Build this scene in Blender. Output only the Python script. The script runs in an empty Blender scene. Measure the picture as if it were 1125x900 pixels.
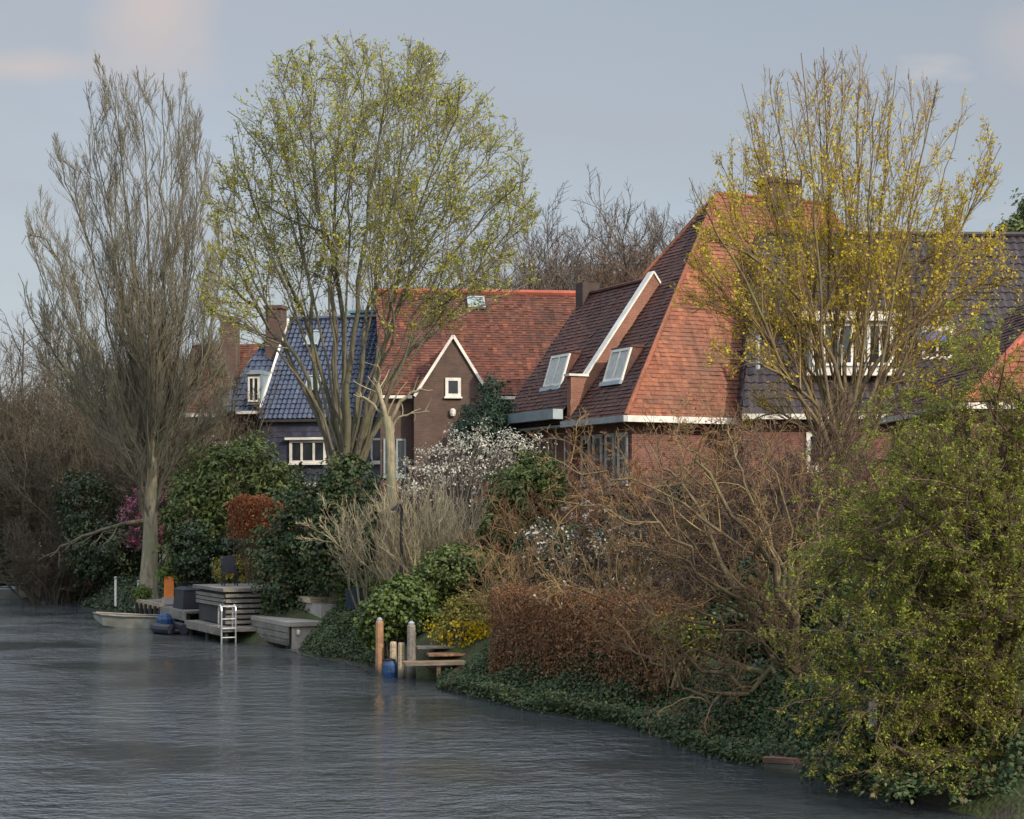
import bpy, math, random
import numpy as np
from mathutils import Vector
R = math.radians
sc = bpy.context.scene
COL = sc.collection
F_PX, YH, CX, HCAM = 1900.0, 562.0, 562.5, 4.0

def px(x, y, Y):                       # a point seen at pixel (x, y) of the 1125x900 photograph, Y metres away
    return np.array([(x-CX)*Y/F_PX, Y, HCAM+(YH-y)*Y/F_PX])

# canal frame: t runs inland from the bank, s runs along the bank away from the viewer
O = np.array([-3.76, 44.0]); TH = R(25.5)
N2 = np.array([math.cos(TH), math.sin(TH)]); D2 = np.array([-math.sin(TH), math.cos(TH)])
def W(t, s, z):
    p = O+t*N2+s*D2
    return np.array([p[0], p[1], z])
def to_st(x, y):
    r0, r1 = x-O[0], y-O[1]
    return r0*N2[0]+r1*N2[1], r0*D2[0]+r1*D2[1]
def bank_wobble(s):
    return 0.30*np.sin(s*.37)+0.18*np.sin(s*.91+1.3)+1.1*np.exp(-((s+3.9)/1.3)**2)
def ground_z(x, y):
    t, s = to_st(np.asarray(x, float), np.asarray(y, float))
    d = t-bank_wobble(s)
    far = (s-43.0)-0.25*t*0
    left = (-t-30.0)
    d = np.maximum(d, np.maximum(far, left))
    a = np.clip((d+.25)/1.6, 0, 1); a = a*a*(3-2*a)
    b = np.clip((d-1.2)/9.0, 0, 1)
    return -1.3*np.clip(-(d+.25)/1.5, 0, 1)-.15+1.15*a+.4*b

# ------------------------------------------------------------------ tagging
def tag(o, label=None, cat=None, group=None, kind=None):
    if label: o['label'] = label
    if cat: o['category'] = cat
    if group: o['group'] = group
    if kind: o['kind'] = kind
    return o
def empty(name, loc, label=None, cat=None, group=None):
    o = bpy.data.objects.new(name, None); COL.objects.link(o)
    o.location = [float(v) for v in loc]; o.empty_display_size = .3
    return tag(o, label, cat, group)
def wloc(o):
    v = np.zeros(3)
    while o is not None:
        v += np.array(o.location); o = o.parent
    return v

def mesh_np(name, V, polys, mats, parent=None, uv=None, midx=None, smooth=False):
    """polys: list of (n, k) index arrays (each k-gon block)"""
    V = np.asarray(V, float)
    if parent is not None: V = V-wloc(parent)
    me = bpy.data.meshes.new(name)
    me.vertices.add(len(V)); me.vertices.foreach_set('co', V.astype(np.float32).ravel())
    polys = [np.asarray(p, np.int32) for p in polys if len(p)]
    loops = np.concatenate([p.ravel() for p in polys])
    tot = np.concatenate([np.full(len(p), p.shape[1], np.int32) for p in polys])
    start = np.concatenate([[0], np.cumsum(tot)[:-1]]).astype(np.int32)
    me.loops.add(len(loops)); me.loops.foreach_set('vertex_index', loops)
    me.polygons.add(len(tot)); me.polygons.foreach_set('loop_start', start); me.polygons.foreach_set('loop_total', tot)
    if midx is not None: me.polygons.foreach_set('material_index', np.asarray(midx, np.int32))
    if smooth: me.polygons.foreach_set('use_smooth', np.ones(len(tot), bool))
    if uv is not None:
        l = me.uv_layers.new(name='UVMap'); l.data.foreach_set('uv', np.asarray(uv, np.float32).ravel())
    for m in (mats if isinstance(mats, (list, tuple)) else [mats]): me.materials.append(m)
    me.update(calc_edges=True); me.validate()
    o = bpy.data.objects.new(name, me); COL.objects.link(o)
    if parent is not None: o.parent = parent
    return o

class MB:
    def __init__(s): s.v = []; s.f = []; s.uv = []
    def poly(s, pts, uv=None):
        i = len(s.v); pts = [np.asarray(p, float) for p in pts]
        s.v += pts; s.f.append(list(range(i, i+len(pts))))
        if uv is None:
            n = np.cross(pts[1]-pts[0], pts[2]-pts[0]); l = np.linalg.norm(n); n = n/l if l > 1e-12 else np.array([0, 0, 1.])
            a = np.array([-n[1], n[0], 0.]); la = np.linalg.norm(a)
            a = a/la if la > .05 else np.array([1., 0, 0])
            b = np.cross(n, a)
            uv = [(p@a, p@b) for p in pts]
        s.uv += list(uv)
        return s
    def hexa(s, b, t):                 # bottom loop of 4, top loop of 4 (counter clockwise from above)
        s.poly(b[::-1]); s.poly(t)
        n = len(b)
        for i in range(n): j = (i+1) % n; s.poly([b[i], b[j], t[j], t[i]])
        return s
    def box(s, P, u0, u1, v0, v1, z0, z1):     # P: frame function
        c = [(u0, v0), (u1, v0), (u1, v1), (u0, v1)]
        return s.hexa([P(u, v, z0) for u, v in c], [P(u, v, z1) for u, v in c])
    def beam(s, a, b, w, h, up=(0, 0, 1)):     # rectangular bar from a to b
        a = np.asarray(a, float); b = np.asarray(b, float)
        d = (b-a)/np.linalg.norm(b-a); up = np.asarray(up, float)
        if abs(d@up) > .98: up = np.array([0, 1., 0])
        x = np.cross(d, up); x /= np.linalg.norm(x); y = np.cross(x, d)
        q = [(-w/2, -h/2), (w/2, -h/2), (w/2, h/2), (-w/2, h/2)]
        return s.hexa([a+x*i+y*j for i, j in q][::-1], [b+x*i+y*j for i, j in q][::-1])
    def tube(s, pts, rad, m=8, cap=True):
        pts = np.asarray(pts, float); rad = np.broadcast_to(np.asarray(rad, float), (len(pts),))
        V, Q = tubes(pts[None], rad[None], m)
        i = len(s.v); 
        for q in Q: s.poly([V[k] for k in q])
        if cap:
            s.poly([V[k] for k in range(m)][::-1]); s.poly([V[k] for k in range(len(V)-m, len(V))])
        return s
    def lathe(s, c, prof, m=14):       # prof: (r, z) pairs
        c = np.asarray(c, float)
        ring = [[c+np.array([r*math.cos(2*math.pi*k/m), r*math.sin(2*math.pi*k/m), z]) for k in range(m)] for r, z in prof]
        for a, b in zip(ring, ring[1:]):
            for k in range(m): s.poly([a[k], a[(k+1) % m], b[(k+1) % m], b[k]])
        s.poly(ring[0][::-1]); s.poly(ring[-1])
        return s
    def build(s, name, mat, parent=None, smooth=False, bevel=0):
        by = {}
        for f in s.f: by.setdefault(len(f), []).append(f)
        polys = [np.array(v) for v in by.values()]
        uv = np.array(s.uv)[np.concatenate([p.ravel() for p in polys])]
        o = mesh_np(name, np.array(s.v), polys, mat, parent, uv, smooth=smooth)
        if bevel:
            m = o.modifiers.new('Bevel', 'BEVEL'); m.width = bevel; m.segments = 1
        return o

def frame(ox, oy, th):
    c, s_ = math.cos(th), math.sin(th)
    return lambda u, v, z: np.array([ox+u*c-v*s_, oy+u*s_+v*c, z])

# ------------------------------------------------------------------ tubes, growth, leaves
def tubes(pts, rad, m):
    N, K, _ = pts.shape
    T = np.gradient(pts, axis=1); T /= np.linalg.norm(T, axis=2, keepdims=True)+1e-9
    d = pts[:, -1]-pts[:, 0]; d /= np.linalg.norm(d, axis=1, keepdims=True)+1e-9
    ref = np.where(np.abs(d[:, 2:3]) > .75, np.array([[1., 0, 0]]), np.array([[0, 0, 1.]]))
    A = np.cross(T, ref[:, None, :]); A /= np.linalg.norm(A, axis=2, keepdims=True)+1e-9
    B = np.cross(T, A)
    ang = np.arange(m)*2*np.pi/m
    V = pts[:, :, None, :]+rad[:, :, None, None]*(A[:, :, None, :]*np.cos(ang)[None, None, :, None]+B[:, :, None, :]*np.sin(ang)[None, None, :, None])
    idx = np.arange(N*K*m).reshape(N, K, m)
    q = np.stack([idx[:, :-1, :], np.roll(idx[:, :-1, :], -1, 2), np.roll(idx[:, 1:, :], -1, 2), idx[:, 1:, :]], -1)
    return V.reshape(-1, 3), q.reshape(-1, 4)
def nrm(a): return a/(np.linalg.norm(a, axis=-1, keepdims=True)+1e-9)
def paths(rng, st, di, L, r0, r1, K, wob=.15, trop=0., env=None):
    N = len(st); P = np.zeros((N, K, 3)); P[:, 0] = st; d = nrm(di)
    w = rng.normal(size=(N, 3))*wob
    step = (L/(K-1))[:, None]
    for k in range(1, K):
        w = .55*w+rng.normal(size=(N, 3))*wob
        d = nrm(d+w+np.array([0, 0, trop])/(K-1))
        P[:, k] = P[:, k-1]+d*step
    if env is not None:
        ins = env(P); ok = np.cumprod(ins, axis=1).sum(1)
        keep = (ok >= .45*K) | (rng.uniform(0, 1, N) < .35)
        fr = np.clip(ok/(K), .18, 1)*np.where(ok < K, rng.uniform(.75, 1.1, N), 1)
        P = (P[:, :1]+(P-P[:, :1])*fr[:, None, None])[keep]; r0 = r0[keep]; r1 = r1[keep]
    f = np.linspace(0, 1, K)[None]
    return P, r0[:, None]*(1-f)+r1[:, None]*f
def kids(rng, P, Rd, n, tr, ang, lr, rr, K, wob, trop=0., env=None, rmin=.006, lfall=.5, Labs=None, bias=None, flat=1.):
    N, KP, _ = P.shape
    t = (np.arange(n)[None]+rng.uniform(0, 1, (N, n)))/n
    t = tr[0]+(tr[1]-tr[0])*t
    x = t*(KP-1); i = np.clip(x.astype(int), 0, KP-2); f = (x-i)[..., None]
    ar = np.arange(N)[:, None]
    p = P[ar, i]*(1-f)+P[ar, i+1]*f
    tg = nrm(P[ar, i+1]-P[ar, i])
    rd = Rd[ar, i]*(1-f[..., 0])+Rd[ar, i+1]*f[..., 0]
    q = nrm(rng.normal(size=tg.shape)+(0 if bias is None else np.asarray(bias)))
    q[..., 2] *= flat
    q = nrm(q-tg*(q*tg).sum(-1, keepdims=True))
    a = np.radians(rng.normal(ang[0], ang[1], (N, n)))[..., None]
    di = tg*np.cos(a)+q*np.sin(a)
    PL = np.linalg.norm(np.diff(P, axis=1), axis=2).sum(1)[:, None]
    L = (PL if Labs is None else Labs)*lr*(1-lfall*t)*rng.uniform(.6, 1.25, (N, n))
    r0 = np.maximum(rd*rr, rmin)
    return paths(rng, p.reshape(-1, 3), di.reshape(-1, 3), L.ravel(), r0.ravel(), np.maximum(r0*.35, rmin*.6).ravel(), K, wob, trop, env)
def spline(pts, K):
    pts = np.asarray(pts, float); n = len(pts)
    e = np.vstack([2*pts[0]-pts[1], pts, 2*pts[-1]-pts[-2]])
    u = np.linspace(0, n-1-1e-6, K); i = u.astype(int); f = (u-i)[:, None]
    a, b, c, d = e[i], e[i+1], e[i+2], e[i+3]
    return .5*((2*b)+(-a+c)*f+(2*a-5*b+4*c-d)*f*f+(-a+3*b-3*c+d)*f**3)
def stem_px(rng, poly, Y0, spread, K=14, jit=.05):
    n = len(poly); e = rng.normal(0, spread)
    pts = [px(x, y, Y0+e*(k/(n-1))) for k, (x, y) in enumerate(poly)]
    P = spline(pts, K); P[1:-1] += rng.normal(0, jit, (K-2, 3))
    return P
def merge(parts):
    V, Q, o = [], [], 0
    for v, q in parts:
        V.append(v); Q.append(q+o); o += len(v)
    return np.concatenate(V), np.concatenate(Q)
def leaf_geo(rng, pos, nor, size, wr=.5, up=0., fold=.15):
    N = len(pos); n = nrm(nor)
    a = nrm(rng.normal(size=(N, 3))+np.array([0, 0, up])); a = nrm(a-n*(a*n).sum(1, keepdims=True)); b = np.cross(n, a)
    s = size[:, None]
    V = np.stack([pos, pos+a*s*.5+b*s*wr*.5+n*s*fold, pos+a*s, pos+a*s*.5-b*s*wr*.5+n*s*fold], 1)
    return V.reshape(-1, 3), np.arange(4*N).reshape(N, 4)
def on_twigs(rng, P, n, t0=.1, off=.03, frac=1.):
    if frac < 1: P = P[rng.uniform(0, 1, len(P)) < frac]
    N, K, _ = P.shape
    Ln = np.linalg.norm(np.diff(P, axis=1), axis=2).sum(1)+1e-6; b = rng.choice(N, n, p=Ln/Ln.sum()); x = rng.uniform(t0, 1, n)*(K-1); i = np.clip(x.astype(int), 0, K-2); f = (x-i)[:, None]
    return P[b, i]*(1-f)+P[b, i+1]*f+rng.normal(0, off, (n, 3))
def rnor(rng, n, up=.7):
    return nrm(rng.normal(size=(n, 3))+np.array([0, 0, up]))
def ell_env(ells):
    def f(P):
        ins = np.zeros(P.shape[:-1], bool)
        for c, r in ells: ins |= (((P-np.asarray(c))/np.asarray(r))**2).sum(-1) < 1
        return ins
    return f

# ------------------------------------------------------------------ materials
def mat(name):
    m = bpy.data.materials.new(name); m.use_nodes = True
    nt = m.node_tree; b = nt.nodes['Principled BSDF']
    return m, nt, b
def nd(nt, t, **kw):
    n = nt.nodes.new(t)
    for k, v in kw.items():
        if k in n.inputs: n.inputs[k].default_value = v
        else: setattr(n, k, v)
    return n
def ramp(nt, fac, cols, pos=None):
    r = nt.nodes.new('ShaderNodeValToRGB'); e = r.color_ramp.elements
    n = len(cols)
    while len(e) < n: e.new(.5)
    for i, c in enumerate(cols):
        e[i].position = pos[i] if pos else i/(n-1); e[i].color = (*c, 1)
    nt.links.new(fac, r.inputs[0]); return r.outputs[0]
def mix(nt, mode, fac, a, b):
    m = nt.nodes.new('ShaderNodeMix'); m.data_type = 'RGBA'; m.blend_type = mode
    for i, v in ((0, fac), (6, a), (7, b)):
        if isinstance(v, (int, float)): m.inputs[i].default_value = v
        elif isinstance(v, tuple): m.inputs[i].default_value = (*v, 1)
        else: nt.links.new(v, m.inputs[i])
    return m.outputs[2]
def geo_pos(nt): return nt.nodes.new('ShaderNodeNewGeometry').outputs['Position']
def noise(nt, scale, detail=4, vec=None, rough=.55):
    n = nd(nt, 'ShaderNodeTexNoise', Scale=scale, Detail=detail, Roughness=rough)
    nt.links.new(vec if vec is not None else geo_pos(nt), n.inputs['Vector']); return n
def bump(nt, b, h, strength=.4, dist=.02):
    n = nd(nt, 'ShaderNodeBump', Strength=strength, Distance=dist); nt.links.new(h, n.inputs['Height'])
    nt.links.new(n.outputs[0], b.inputs['Normal'])
def m_plain(name, col, rough=.6, var=.25, scale=3., spec=.4, metal=0.):
    m, nt, b = mat(name)
    n = noise(nt, scale, 5)
    lo = tuple(c*(1-var) for c in col); hi = tuple(min(1, c*(1+var)) for c in col)
    nt.links.new(ramp(nt, n.outputs['Fac'], [lo, col, hi], [.3, .5, .7]), b.inputs['Base Color'])
    b.inputs['Roughness'].default_value = rough; b.inputs['Specular IOR Level'].default_value = spec; b.inputs['Metallic'].default_value = metal
    bump(nt, b, noise(nt, scale*9, 3).outputs['Fac'], .25, .01)
    return m
def m_tile(name, cols, rough=.6, spec=.4, grime=(.1, .08, .07), gamt=.5):
    m, nt, b = mat(name)
    uv = nt.nodes.new('ShaderNodeUVMap')
    fl = nd(nt, 'ShaderNodeVectorMath', operation='FLOOR'); nt.links.new(uv.outputs[0], fl.inputs[0])
    wn = nd(nt, 'ShaderNodeTexWhiteNoise', noise_dimensions='2D'); nt.links.new(fl.outputs[0], wn.inputs['Vector'])
    c = ramp(nt, wn.outputs['Value'], cols)
    n = noise(nt, .55, 6, rough=.65)
    g = ramp(nt, n.outputs['Fac'], [(0, 0, 0), (1, 1, 1)], [.42, .68])
    mm = nd(nt, 'ShaderNodeMath', operation='MULTIPLY'); mm.inputs[1].default_value = gamt; nt.links.new(g, mm.inputs[0])
    c = mix(nt, 'MIX', mm.outputs[0], c, grime)
    n2 = noise(nt, 9, 4)
    c = mix(nt, 'MULTIPLY', .6, c, ramp(nt, n2.outputs['Fac'], [(.55, .55, .55), (1.2, 1.2, 1.2)], [.3, .7]))
    mp = nd(nt, 'ShaderNodeMapping'); mp.inputs['Scale'].default_value = (.55, .06, 1); nt.links.new(uv.outputs[0], mp.inputs[0])
    st_ = noise(nt, 1.6, 5, mp.outputs[0], .6)
    c = mix(nt, 'MULTIPLY', .75, c, ramp(nt, st_.outputs['Fac'], [(.62, .62, .60), (1.12, 1.1, 1.08)], [.36, .62]))
    ms = noise(nt, 2.6, 7, rough=.75)
    c = mix(nt, 'MIX', ramp(nt, ms.outputs['Fac'], [(0, 0, 0), (.65, .65, .65)], [.60, .72]), c, (.085, .085, .055))
    nt.links.new(c, b.inputs['Base Color'])
    b.inputs['Roughness'].default_value = rough; b.inputs['Specular IOR Level'].default_value = spec
    bump(nt, b, n2.outputs['Fac'], .2, .01)
    return m
def m_brick(name, c1, c2, mortar, rough=.85):
    m, nt, b = mat(name)
    uv = nt.nodes.new('ShaderNodeUVMap')
    k = nd(nt, 'ShaderNodeTexBrick', Scale=1.0); k.inputs['Brick Width'].default_value = .22; k.inputs['Row Height'].default_value = .066
    k.inputs['Mortar Size'].default_value = .008; k.inputs['Color1'].default_value = (*c1, 1); k.inputs['Color2'].default_value = (*c2, 1); k.inputs['Mortar'].default_value = (*mortar, 1)
    nt.links.new(uv.outputs[0], k.inputs['Vector'])
    n = noise(nt, 1.3, 6, rough=.7)
    c = mix(nt, 'MULTIPLY', .8, k.outputs['Color'], ramp(nt, n.outputs['Fac'], [(.55, .52, .5), (1.25, 1.2, 1.15)], [.3, .7]))
    nt.links.new(c, b.inputs['Base Color']); b.inputs['Roughness'].default_value = rough
    bump(nt, b, k.outputs['Fac'], -.4, .01)
    return m
def m_wood(name, col, rough=.75, plank=.14):
    m, nt, b = mat(name)
    uv = nt.nodes.new('ShaderNodeUVMap')
    mp = nd(nt, 'ShaderNodeMapping'); mp.inputs['Scale'].default_value = (1.2, 14, 1); nt.links.new(uv.outputs[0], mp.inputs[0])
    n = noise(nt, 2.5, 6, mp.outputs[0])
    g = noise(nt, 1.1, 4)
    lo = tuple(c*.55 for c in col); hi = tuple(min(1, c*1.35) for c in col)
    c = ramp(nt, n.outputs['Fac'], [lo, col, hi], [.3, .5, .72])
    c = mix(nt, 'MULTIPLY', .7, c, ramp(nt, g.outputs['Fac'], [(.5, .52, .5), (1.15, 1.15, 1.15)], [.35, .65]))
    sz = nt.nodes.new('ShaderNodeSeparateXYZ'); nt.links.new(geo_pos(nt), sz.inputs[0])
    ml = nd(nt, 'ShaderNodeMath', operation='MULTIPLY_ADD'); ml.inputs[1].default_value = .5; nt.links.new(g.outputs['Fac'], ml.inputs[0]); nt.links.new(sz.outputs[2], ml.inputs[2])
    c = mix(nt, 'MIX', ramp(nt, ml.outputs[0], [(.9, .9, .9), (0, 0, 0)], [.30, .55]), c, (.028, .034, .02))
    nt.links.new(c, b.inputs['Base Color']); b.inputs['Roughness'].default_value = rough
    bump(nt, b, n.outputs['Fac'], .4, .01)
    return m
def m_bark(name, a, c, e=None, scale=2.2):
    m, nt, b = mat(name)
    mp = nd(nt, 'ShaderNodeMapping'); mp.inputs['Scale'].default_value = (1, 1, .25); nt.links.new(geo_pos(nt), mp.inputs[0])
    n = noise(nt, scale*4, 6, mp.outputs[0], .65); g = noise(nt, scale*.5, 4)
    col = ramp(nt, n.outputs['Fac'], [a, c], [.35, .66])
    if e: col = mix(nt, 'MIX', ramp(nt, g.outputs['Fac'], [(0, 0, 0), (.8, .8, .8)], [.45, .62]), col, e)
    nt.links.new(col, b.inputs['Base Color']); b.inputs['Roughness'].default_value = .85; b.inputs['Specular IOR Level'].default_value = .2
    bump(nt, b, n.outputs['Fac'], .9, .05)
    return m
def m_twig(name, cols, trans=0.):
    m, nt, b = mat(name)
    g = nt.nodes.new('ShaderNodeNewGeometry')
    c = ramp(nt, g.outputs['Random Per Island'], cols)
    nt.links.new(c, b.inputs['Base Color']); b.inputs['Roughness'].default_value = .8; b.inputs['Specular IOR Level'].default_value = .15
    return m
def m_leaf(name, cols, trans=.35, rough=.5, spec=.3):
    m, nt, b = mat(name)
    g = nt.nodes.new('ShaderNodeNewGeometry')
    c = ramp(nt, g.outputs['Random Per Island'], cols)
    nt.links.new(c, b.inputs['Base Color']); b.inputs['Roughness'].default_value = rough; b.inputs['Specular IOR Level'].default_value = spec
    t = nt.nodes.new('ShaderNodeBsdfTranslucent'); nt.links.new(c, t.inputs['Color'])
    x = nt.nodes.new('ShaderNodeMixShader'); x.inputs[0].default_value = trans
    nt.links.new(b.outputs[0], x.inputs[1]); nt.links.new(t.outputs[0], x.inputs[2])
    nt.links.new(x.outputs[0], nt.nodes['Material Output'].inputs[0])
    return m

M = {}
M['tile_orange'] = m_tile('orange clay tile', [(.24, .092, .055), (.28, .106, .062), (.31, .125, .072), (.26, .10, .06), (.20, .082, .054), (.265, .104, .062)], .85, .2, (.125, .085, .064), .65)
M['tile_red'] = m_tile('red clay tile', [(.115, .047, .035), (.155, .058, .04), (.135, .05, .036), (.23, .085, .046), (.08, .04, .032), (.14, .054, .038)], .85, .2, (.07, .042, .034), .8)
M['tile_dull_shade'] = m_tile('dull brown and shade-tone tile', [(.085, .046, .042), (.115, .055, .046), (.095, .046, .042), (.14, .062, .046), (.07, .045, .043)], .8, .2, (.06, .046, .044), .6)  # own brown of one house; on orange roofs, shade put into the colour
M['tile_blue'] = m_tile('blue glazed tile', [(.030, .044, .085), (.045, .06, .11), (.035, .05, .095), (.065, .08, .125)], .26, .6, (.05, .055, .06), .4)
M['tile_slate'] = m_tile('dark plum tile', [(.036, .028, .033), (.052, .038, .042), (.042, .033, .038), (.065, .045, .046)], .5, .35, (.05, .045, .04), .5)
M['hang_blue'] = m_tile('blue hung tile', [(.045, .05, .085), (.06, .065, .105), (.055, .058, .095), (.075, .078, .11)], .35, .5, (.05, .05, .055), .4)
M['ridge_red'] = m_plain('red ridge tile', (.33, .085, .05), .7, .25, 2)
M['brick_red'] = m_brick('red brick', (.20, .068, .048), (.14, .05, .04), (.17, .14, .12))
M['brick_orange'] = m_brick('orange brick', (.27, .10, .06), (.21, .08, .05), (.2, .17, .14))
M['brick_brown'] = m_brick('brown brick', (.105, .06, .045), (.075, .045, .036), (.10, .08, .07))
M['brick_dark'] = m_brick('dark brick', (.065, .040, .035), (.05, .033, .03), (.06, .05, .045))
M['white'] = m_plain('white paint', (.62, .60, .54), .6, .25, 1.6)
M['greypaint'] = m_plain('grey painted trim', (.30, .33, .34), .5, .2, 2)
M['zinc'] = m_plain('zinc', (.27, .33, .36), .4, .2, 2, .5, .3)
M['teal'] = m_plain('teal zinc', (.10, .22, .26), .4, .2, 2)
M['bluecloth'] = m_plain('blue cloth', (.03, .07, .40), .7, .2, 4)
M['curtain'] = m_plain('pale curtain', (.40, .42, .40), .8, .15, 6)
m, nt, b = mat('window glass'); b.inputs['Base Color'].default_value = (.02, .025, .03, 1); b.inputs['Roughness'].default_value = .06; b.inputs['Specular IOR Level'].default_value = .8
bump(nt, b, noise(nt, 2.5, 2).outputs['Fac'], .04, .05); M['glass'] = m
m, nt, b = mat('pale skylight glass'); b.inputs['Base Color'].default_value = (.18, .24, .25, 1); b.inputs['Roughness'].default_value = .08; b.inputs['Specular IOR Level'].default_value = 1.
bump(nt, b, noise(nt, 2.5, 2).outputs['Fac'], .03, .05); M['skyglass'] = m
M['wood_grey'] = m_wood('grey weathered wood', (.20, .18, .155))
M['wood_dark'] = m_wood('dark wood', (.035, .03, .03))
M['wood_warm'] = m_wood('warm brown wood', (.34, .19, .10))
M['wood_pale'] = m_wood('pale wood', (.42, .33, .22))
M['wood_rust'] = m_wood('reddish wood', (.22, .11, .075))
M['concrete'] = m_plain('concrete', (.30, .28, .25), .85, .25, 2)
M['paving'] = m_plain('paving', (.28, .26, .22), .85, .25, 1)
M['steel'] = m_plain('galvanised steel', (.5, .52, .53), .35, .15, 5, .5, .7)
M['black'] = m_plain('black paint', (.012, .012, .014), .45, .2, 5)
M['darktarp'] = m_plain('dark tarpaulin', (.012, .014, .022), .55, .3, 2)
M['orange'] = m_plain('orange board', (.62, .17, .02), .5, .15, 2)
M['blueplastic'] = m_plain('blue plastic', (.015, .05, .13), .5, .2, 4)
M['bluegrey'] = m_plain('blue grey glazed pot', (.04, .055, .08), .5, .2, 3)
M['hull'] = m_plain('grey green hull', (.20, .21, .18), .55, .3, 2)
M['terracotta'] = m_plain('terracotta', (.30, .14, .085), .8, .2, 4)

M['bark_olive'] = m_bark('olive grey bark', (.075, .068, .048), (.16, .14, .10), (.115, .115, .065))
M['bark_pale'] = m_bark('pale tan bark', (.15, .13, .09), (.38, .325, .22), (.22, .215, .13))
M['bark_plane'] = m_bark('mottled grey bark', (.10, .085, .06), (.24, .20, .135), (.17, .165, .09))
M['bark_brown'] = m_bark('brown bark', (.05, .038, .03), (.12, .09, .065))
M['bark_ochre'] = m_bark('ochre bark', (.08, .06, .04), (.20, .15, .09), (.17, .15, .07))
M['bark_dark'] = m_bark('dark bark', (.04, .034, .028), (.085, .07, .055))
M['tw_olive'] = m_twig('olive twig', [(.11, .10, .075), (.165, .152, .11), (.21, .19, .14), (.135, .127, .085)])
M['tw_thicket'] = m_twig('dull thicket twig', [(.06, .05, .036), (.10, .085, .06), (.13, .112, .08), (.08, .062, .045)])
M['tw_grey'] = m_twig('grey twig', [(.075, .065, .06), (.13, .115, .10), (.17, .15, .13)])
M['tw_brown'] = m_twig('brown twig', [(.07, .047, .035), (.12, .08, .055), (.15, .105, .07)])
M['tw_red'] = m_twig('russet twig', [(.13, .06, .035), (.22, .11, .06), (.28, .18, .085), (.16, .09, .06)])
M['tw_buff'] = m_twig('buff twig', [(.22, .185, .12), (.33, .28, .18), (.42, .36, .235)])
M['tw_ochre'] = m_twig('ochre twig', [(.11, .075, .045), (.19, .13, .07), (.30, .22, .10), (.15, .09, .055)])
M['tw_dark'] = m_twig('dark twig', [(.035, .028, .024), (.065, .05, .042), (.09, .07, .055)])
M['lf_lime'] = m_leaf('fresh lime leaf', [(.23, .26, .03), (.36, .38, .04), (.48, .47, .055), (.29, .33, .045), (.52, .40, .035)], .45)
M['lf_yellow'] = m_leaf('yellow leaf', [(.42, .35, .025), (.56, .45, .035), (.66, .50, .04), (.34, .32, .04)], .4)
M['lf_willow'] = m_leaf('willow leaf', [(.105, .14, .028), (.165, .205, .033), (.25, .285, .042), (.40, .42, .055), (.13, .145, .033)], .45)
M['lf_laurel'] = m_leaf('laurel leaf', [(.04, .065, .02), (.08, .115, .03), (.13, .17, .042), (.18, .205, .06)], .25, .5, .35)
M['lf_dark'] = m_leaf('dark evergreen leaf', [(.022, .042, .018), (.036, .064, .024), (.055, .085, .028), (.035, .05, .026)], .15, .45, .4)
M['lf_ivy'] = m_leaf('ivy leaf', [(.02, .045, .022), (.036, .07, .03), (.058, .095, .034), (.09, .11, .04), (.09, .07, .035)], .15, .55, .25)
M['lf_ivybr'] = m_leaf('bright ivy leaf', [(.05, .085, .02), (.085, .13, .025), (.13, .17, .04), (.03, .055, .018)], .25, .5, .35)
M['lf_conifer'] = m_leaf('conifer needle', [(.012, .032, .020), (.02, .045, .026), (.03, .055, .03)], .1, .6)
M['lf_copper'] = m_leaf('copper beech leaf', [(.17, .05, .02), (.27, .085, .03), (.36, .13, .04), (.20, .07, .03)], .3)
M['lf_rust'] = m_leaf('russet dry leaf', [(.12, .05, .03), (.20, .08, .04), (.26, .11, .05), (.10, .055, .035)], .3)
M['lf_hedge'] = m_leaf('dry hedge leaf', [(.15, .07, .035), (.24, .11, .05), (.32, .16, .07), (.12, .085, .05)], .3)
M['lf_white'] = m_leaf('white petal', [(.45, .44, .36), (.62, .60, .51), (.72, .70, .62), (.34, .33, .24)], .4)
M['lf_pink'] = m_leaf('pink petal', [(.42, .09, .17), (.55, .15, .25), (.34, .08, .16), (.5, .2, .3)], .35)
M['lf_gold'] = m_leaf('golden petal', [(.62, .47, .015), (.75, .57, .02), (.68, .45, .02)], .3)
M['lf_olive'] = m_leaf('olive yellow leaf', [(.18, .16, .03), (.28, .24, .045), (.38, .32, .06), (.20, .20, .05)], .3)
M['lf_grass'] = m_leaf('grass blade', [(.07, .11, .02), (.11, .16, .03), (.15, .20, .04)], .3)

# ------------------------------------------------------------------ world, sun, camera
SUN = np.array([.65, -.76, 0.]); SUN /= np.linalg.norm(SUN); EL = R(27)
sun_dir = np.array([SUN[0]*math.cos(EL), SUN[1]*math.cos(EL), math.sin(EL)])
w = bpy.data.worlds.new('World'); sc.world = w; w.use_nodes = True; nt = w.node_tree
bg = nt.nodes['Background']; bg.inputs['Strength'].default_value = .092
sky = nd(nt, 'ShaderNodeTexSky', sky_type='NISHITA'); sky.sun_disc = False
sky.sun_elevation = EL; sky.sun_rotation = math.atan2(SUN[0], SUN[1]); sky.dust_density = 2.0; sky.air_density = 1.0; sky.ozone_density = 1.0
tc = nt.nodes.new('ShaderNodeTexCoord')
mp = nd(nt, 'ShaderNodeMapping'); mp.inputs['Scale'].default_value = (1.0, 1.0, 3.2); mp.inputs['Location'].default_value = (1.7, .3, .15); nt.links.new(tc.outputs['Generated'], mp.inputs[0])
n1 = nd(nt, 'ShaderNodeTexNoise', Scale=2.6, Detail=6, Roughness=.5); nt.links.new(mp.outputs[0], n1.inputs['Vector'])
n2 = nd(nt, 'ShaderNodeTexNoise', Scale=6.5, Detail=5, Roughness=.5); nt.links.new(mp.outputs[0], n2.inputs['Vector'])
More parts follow.
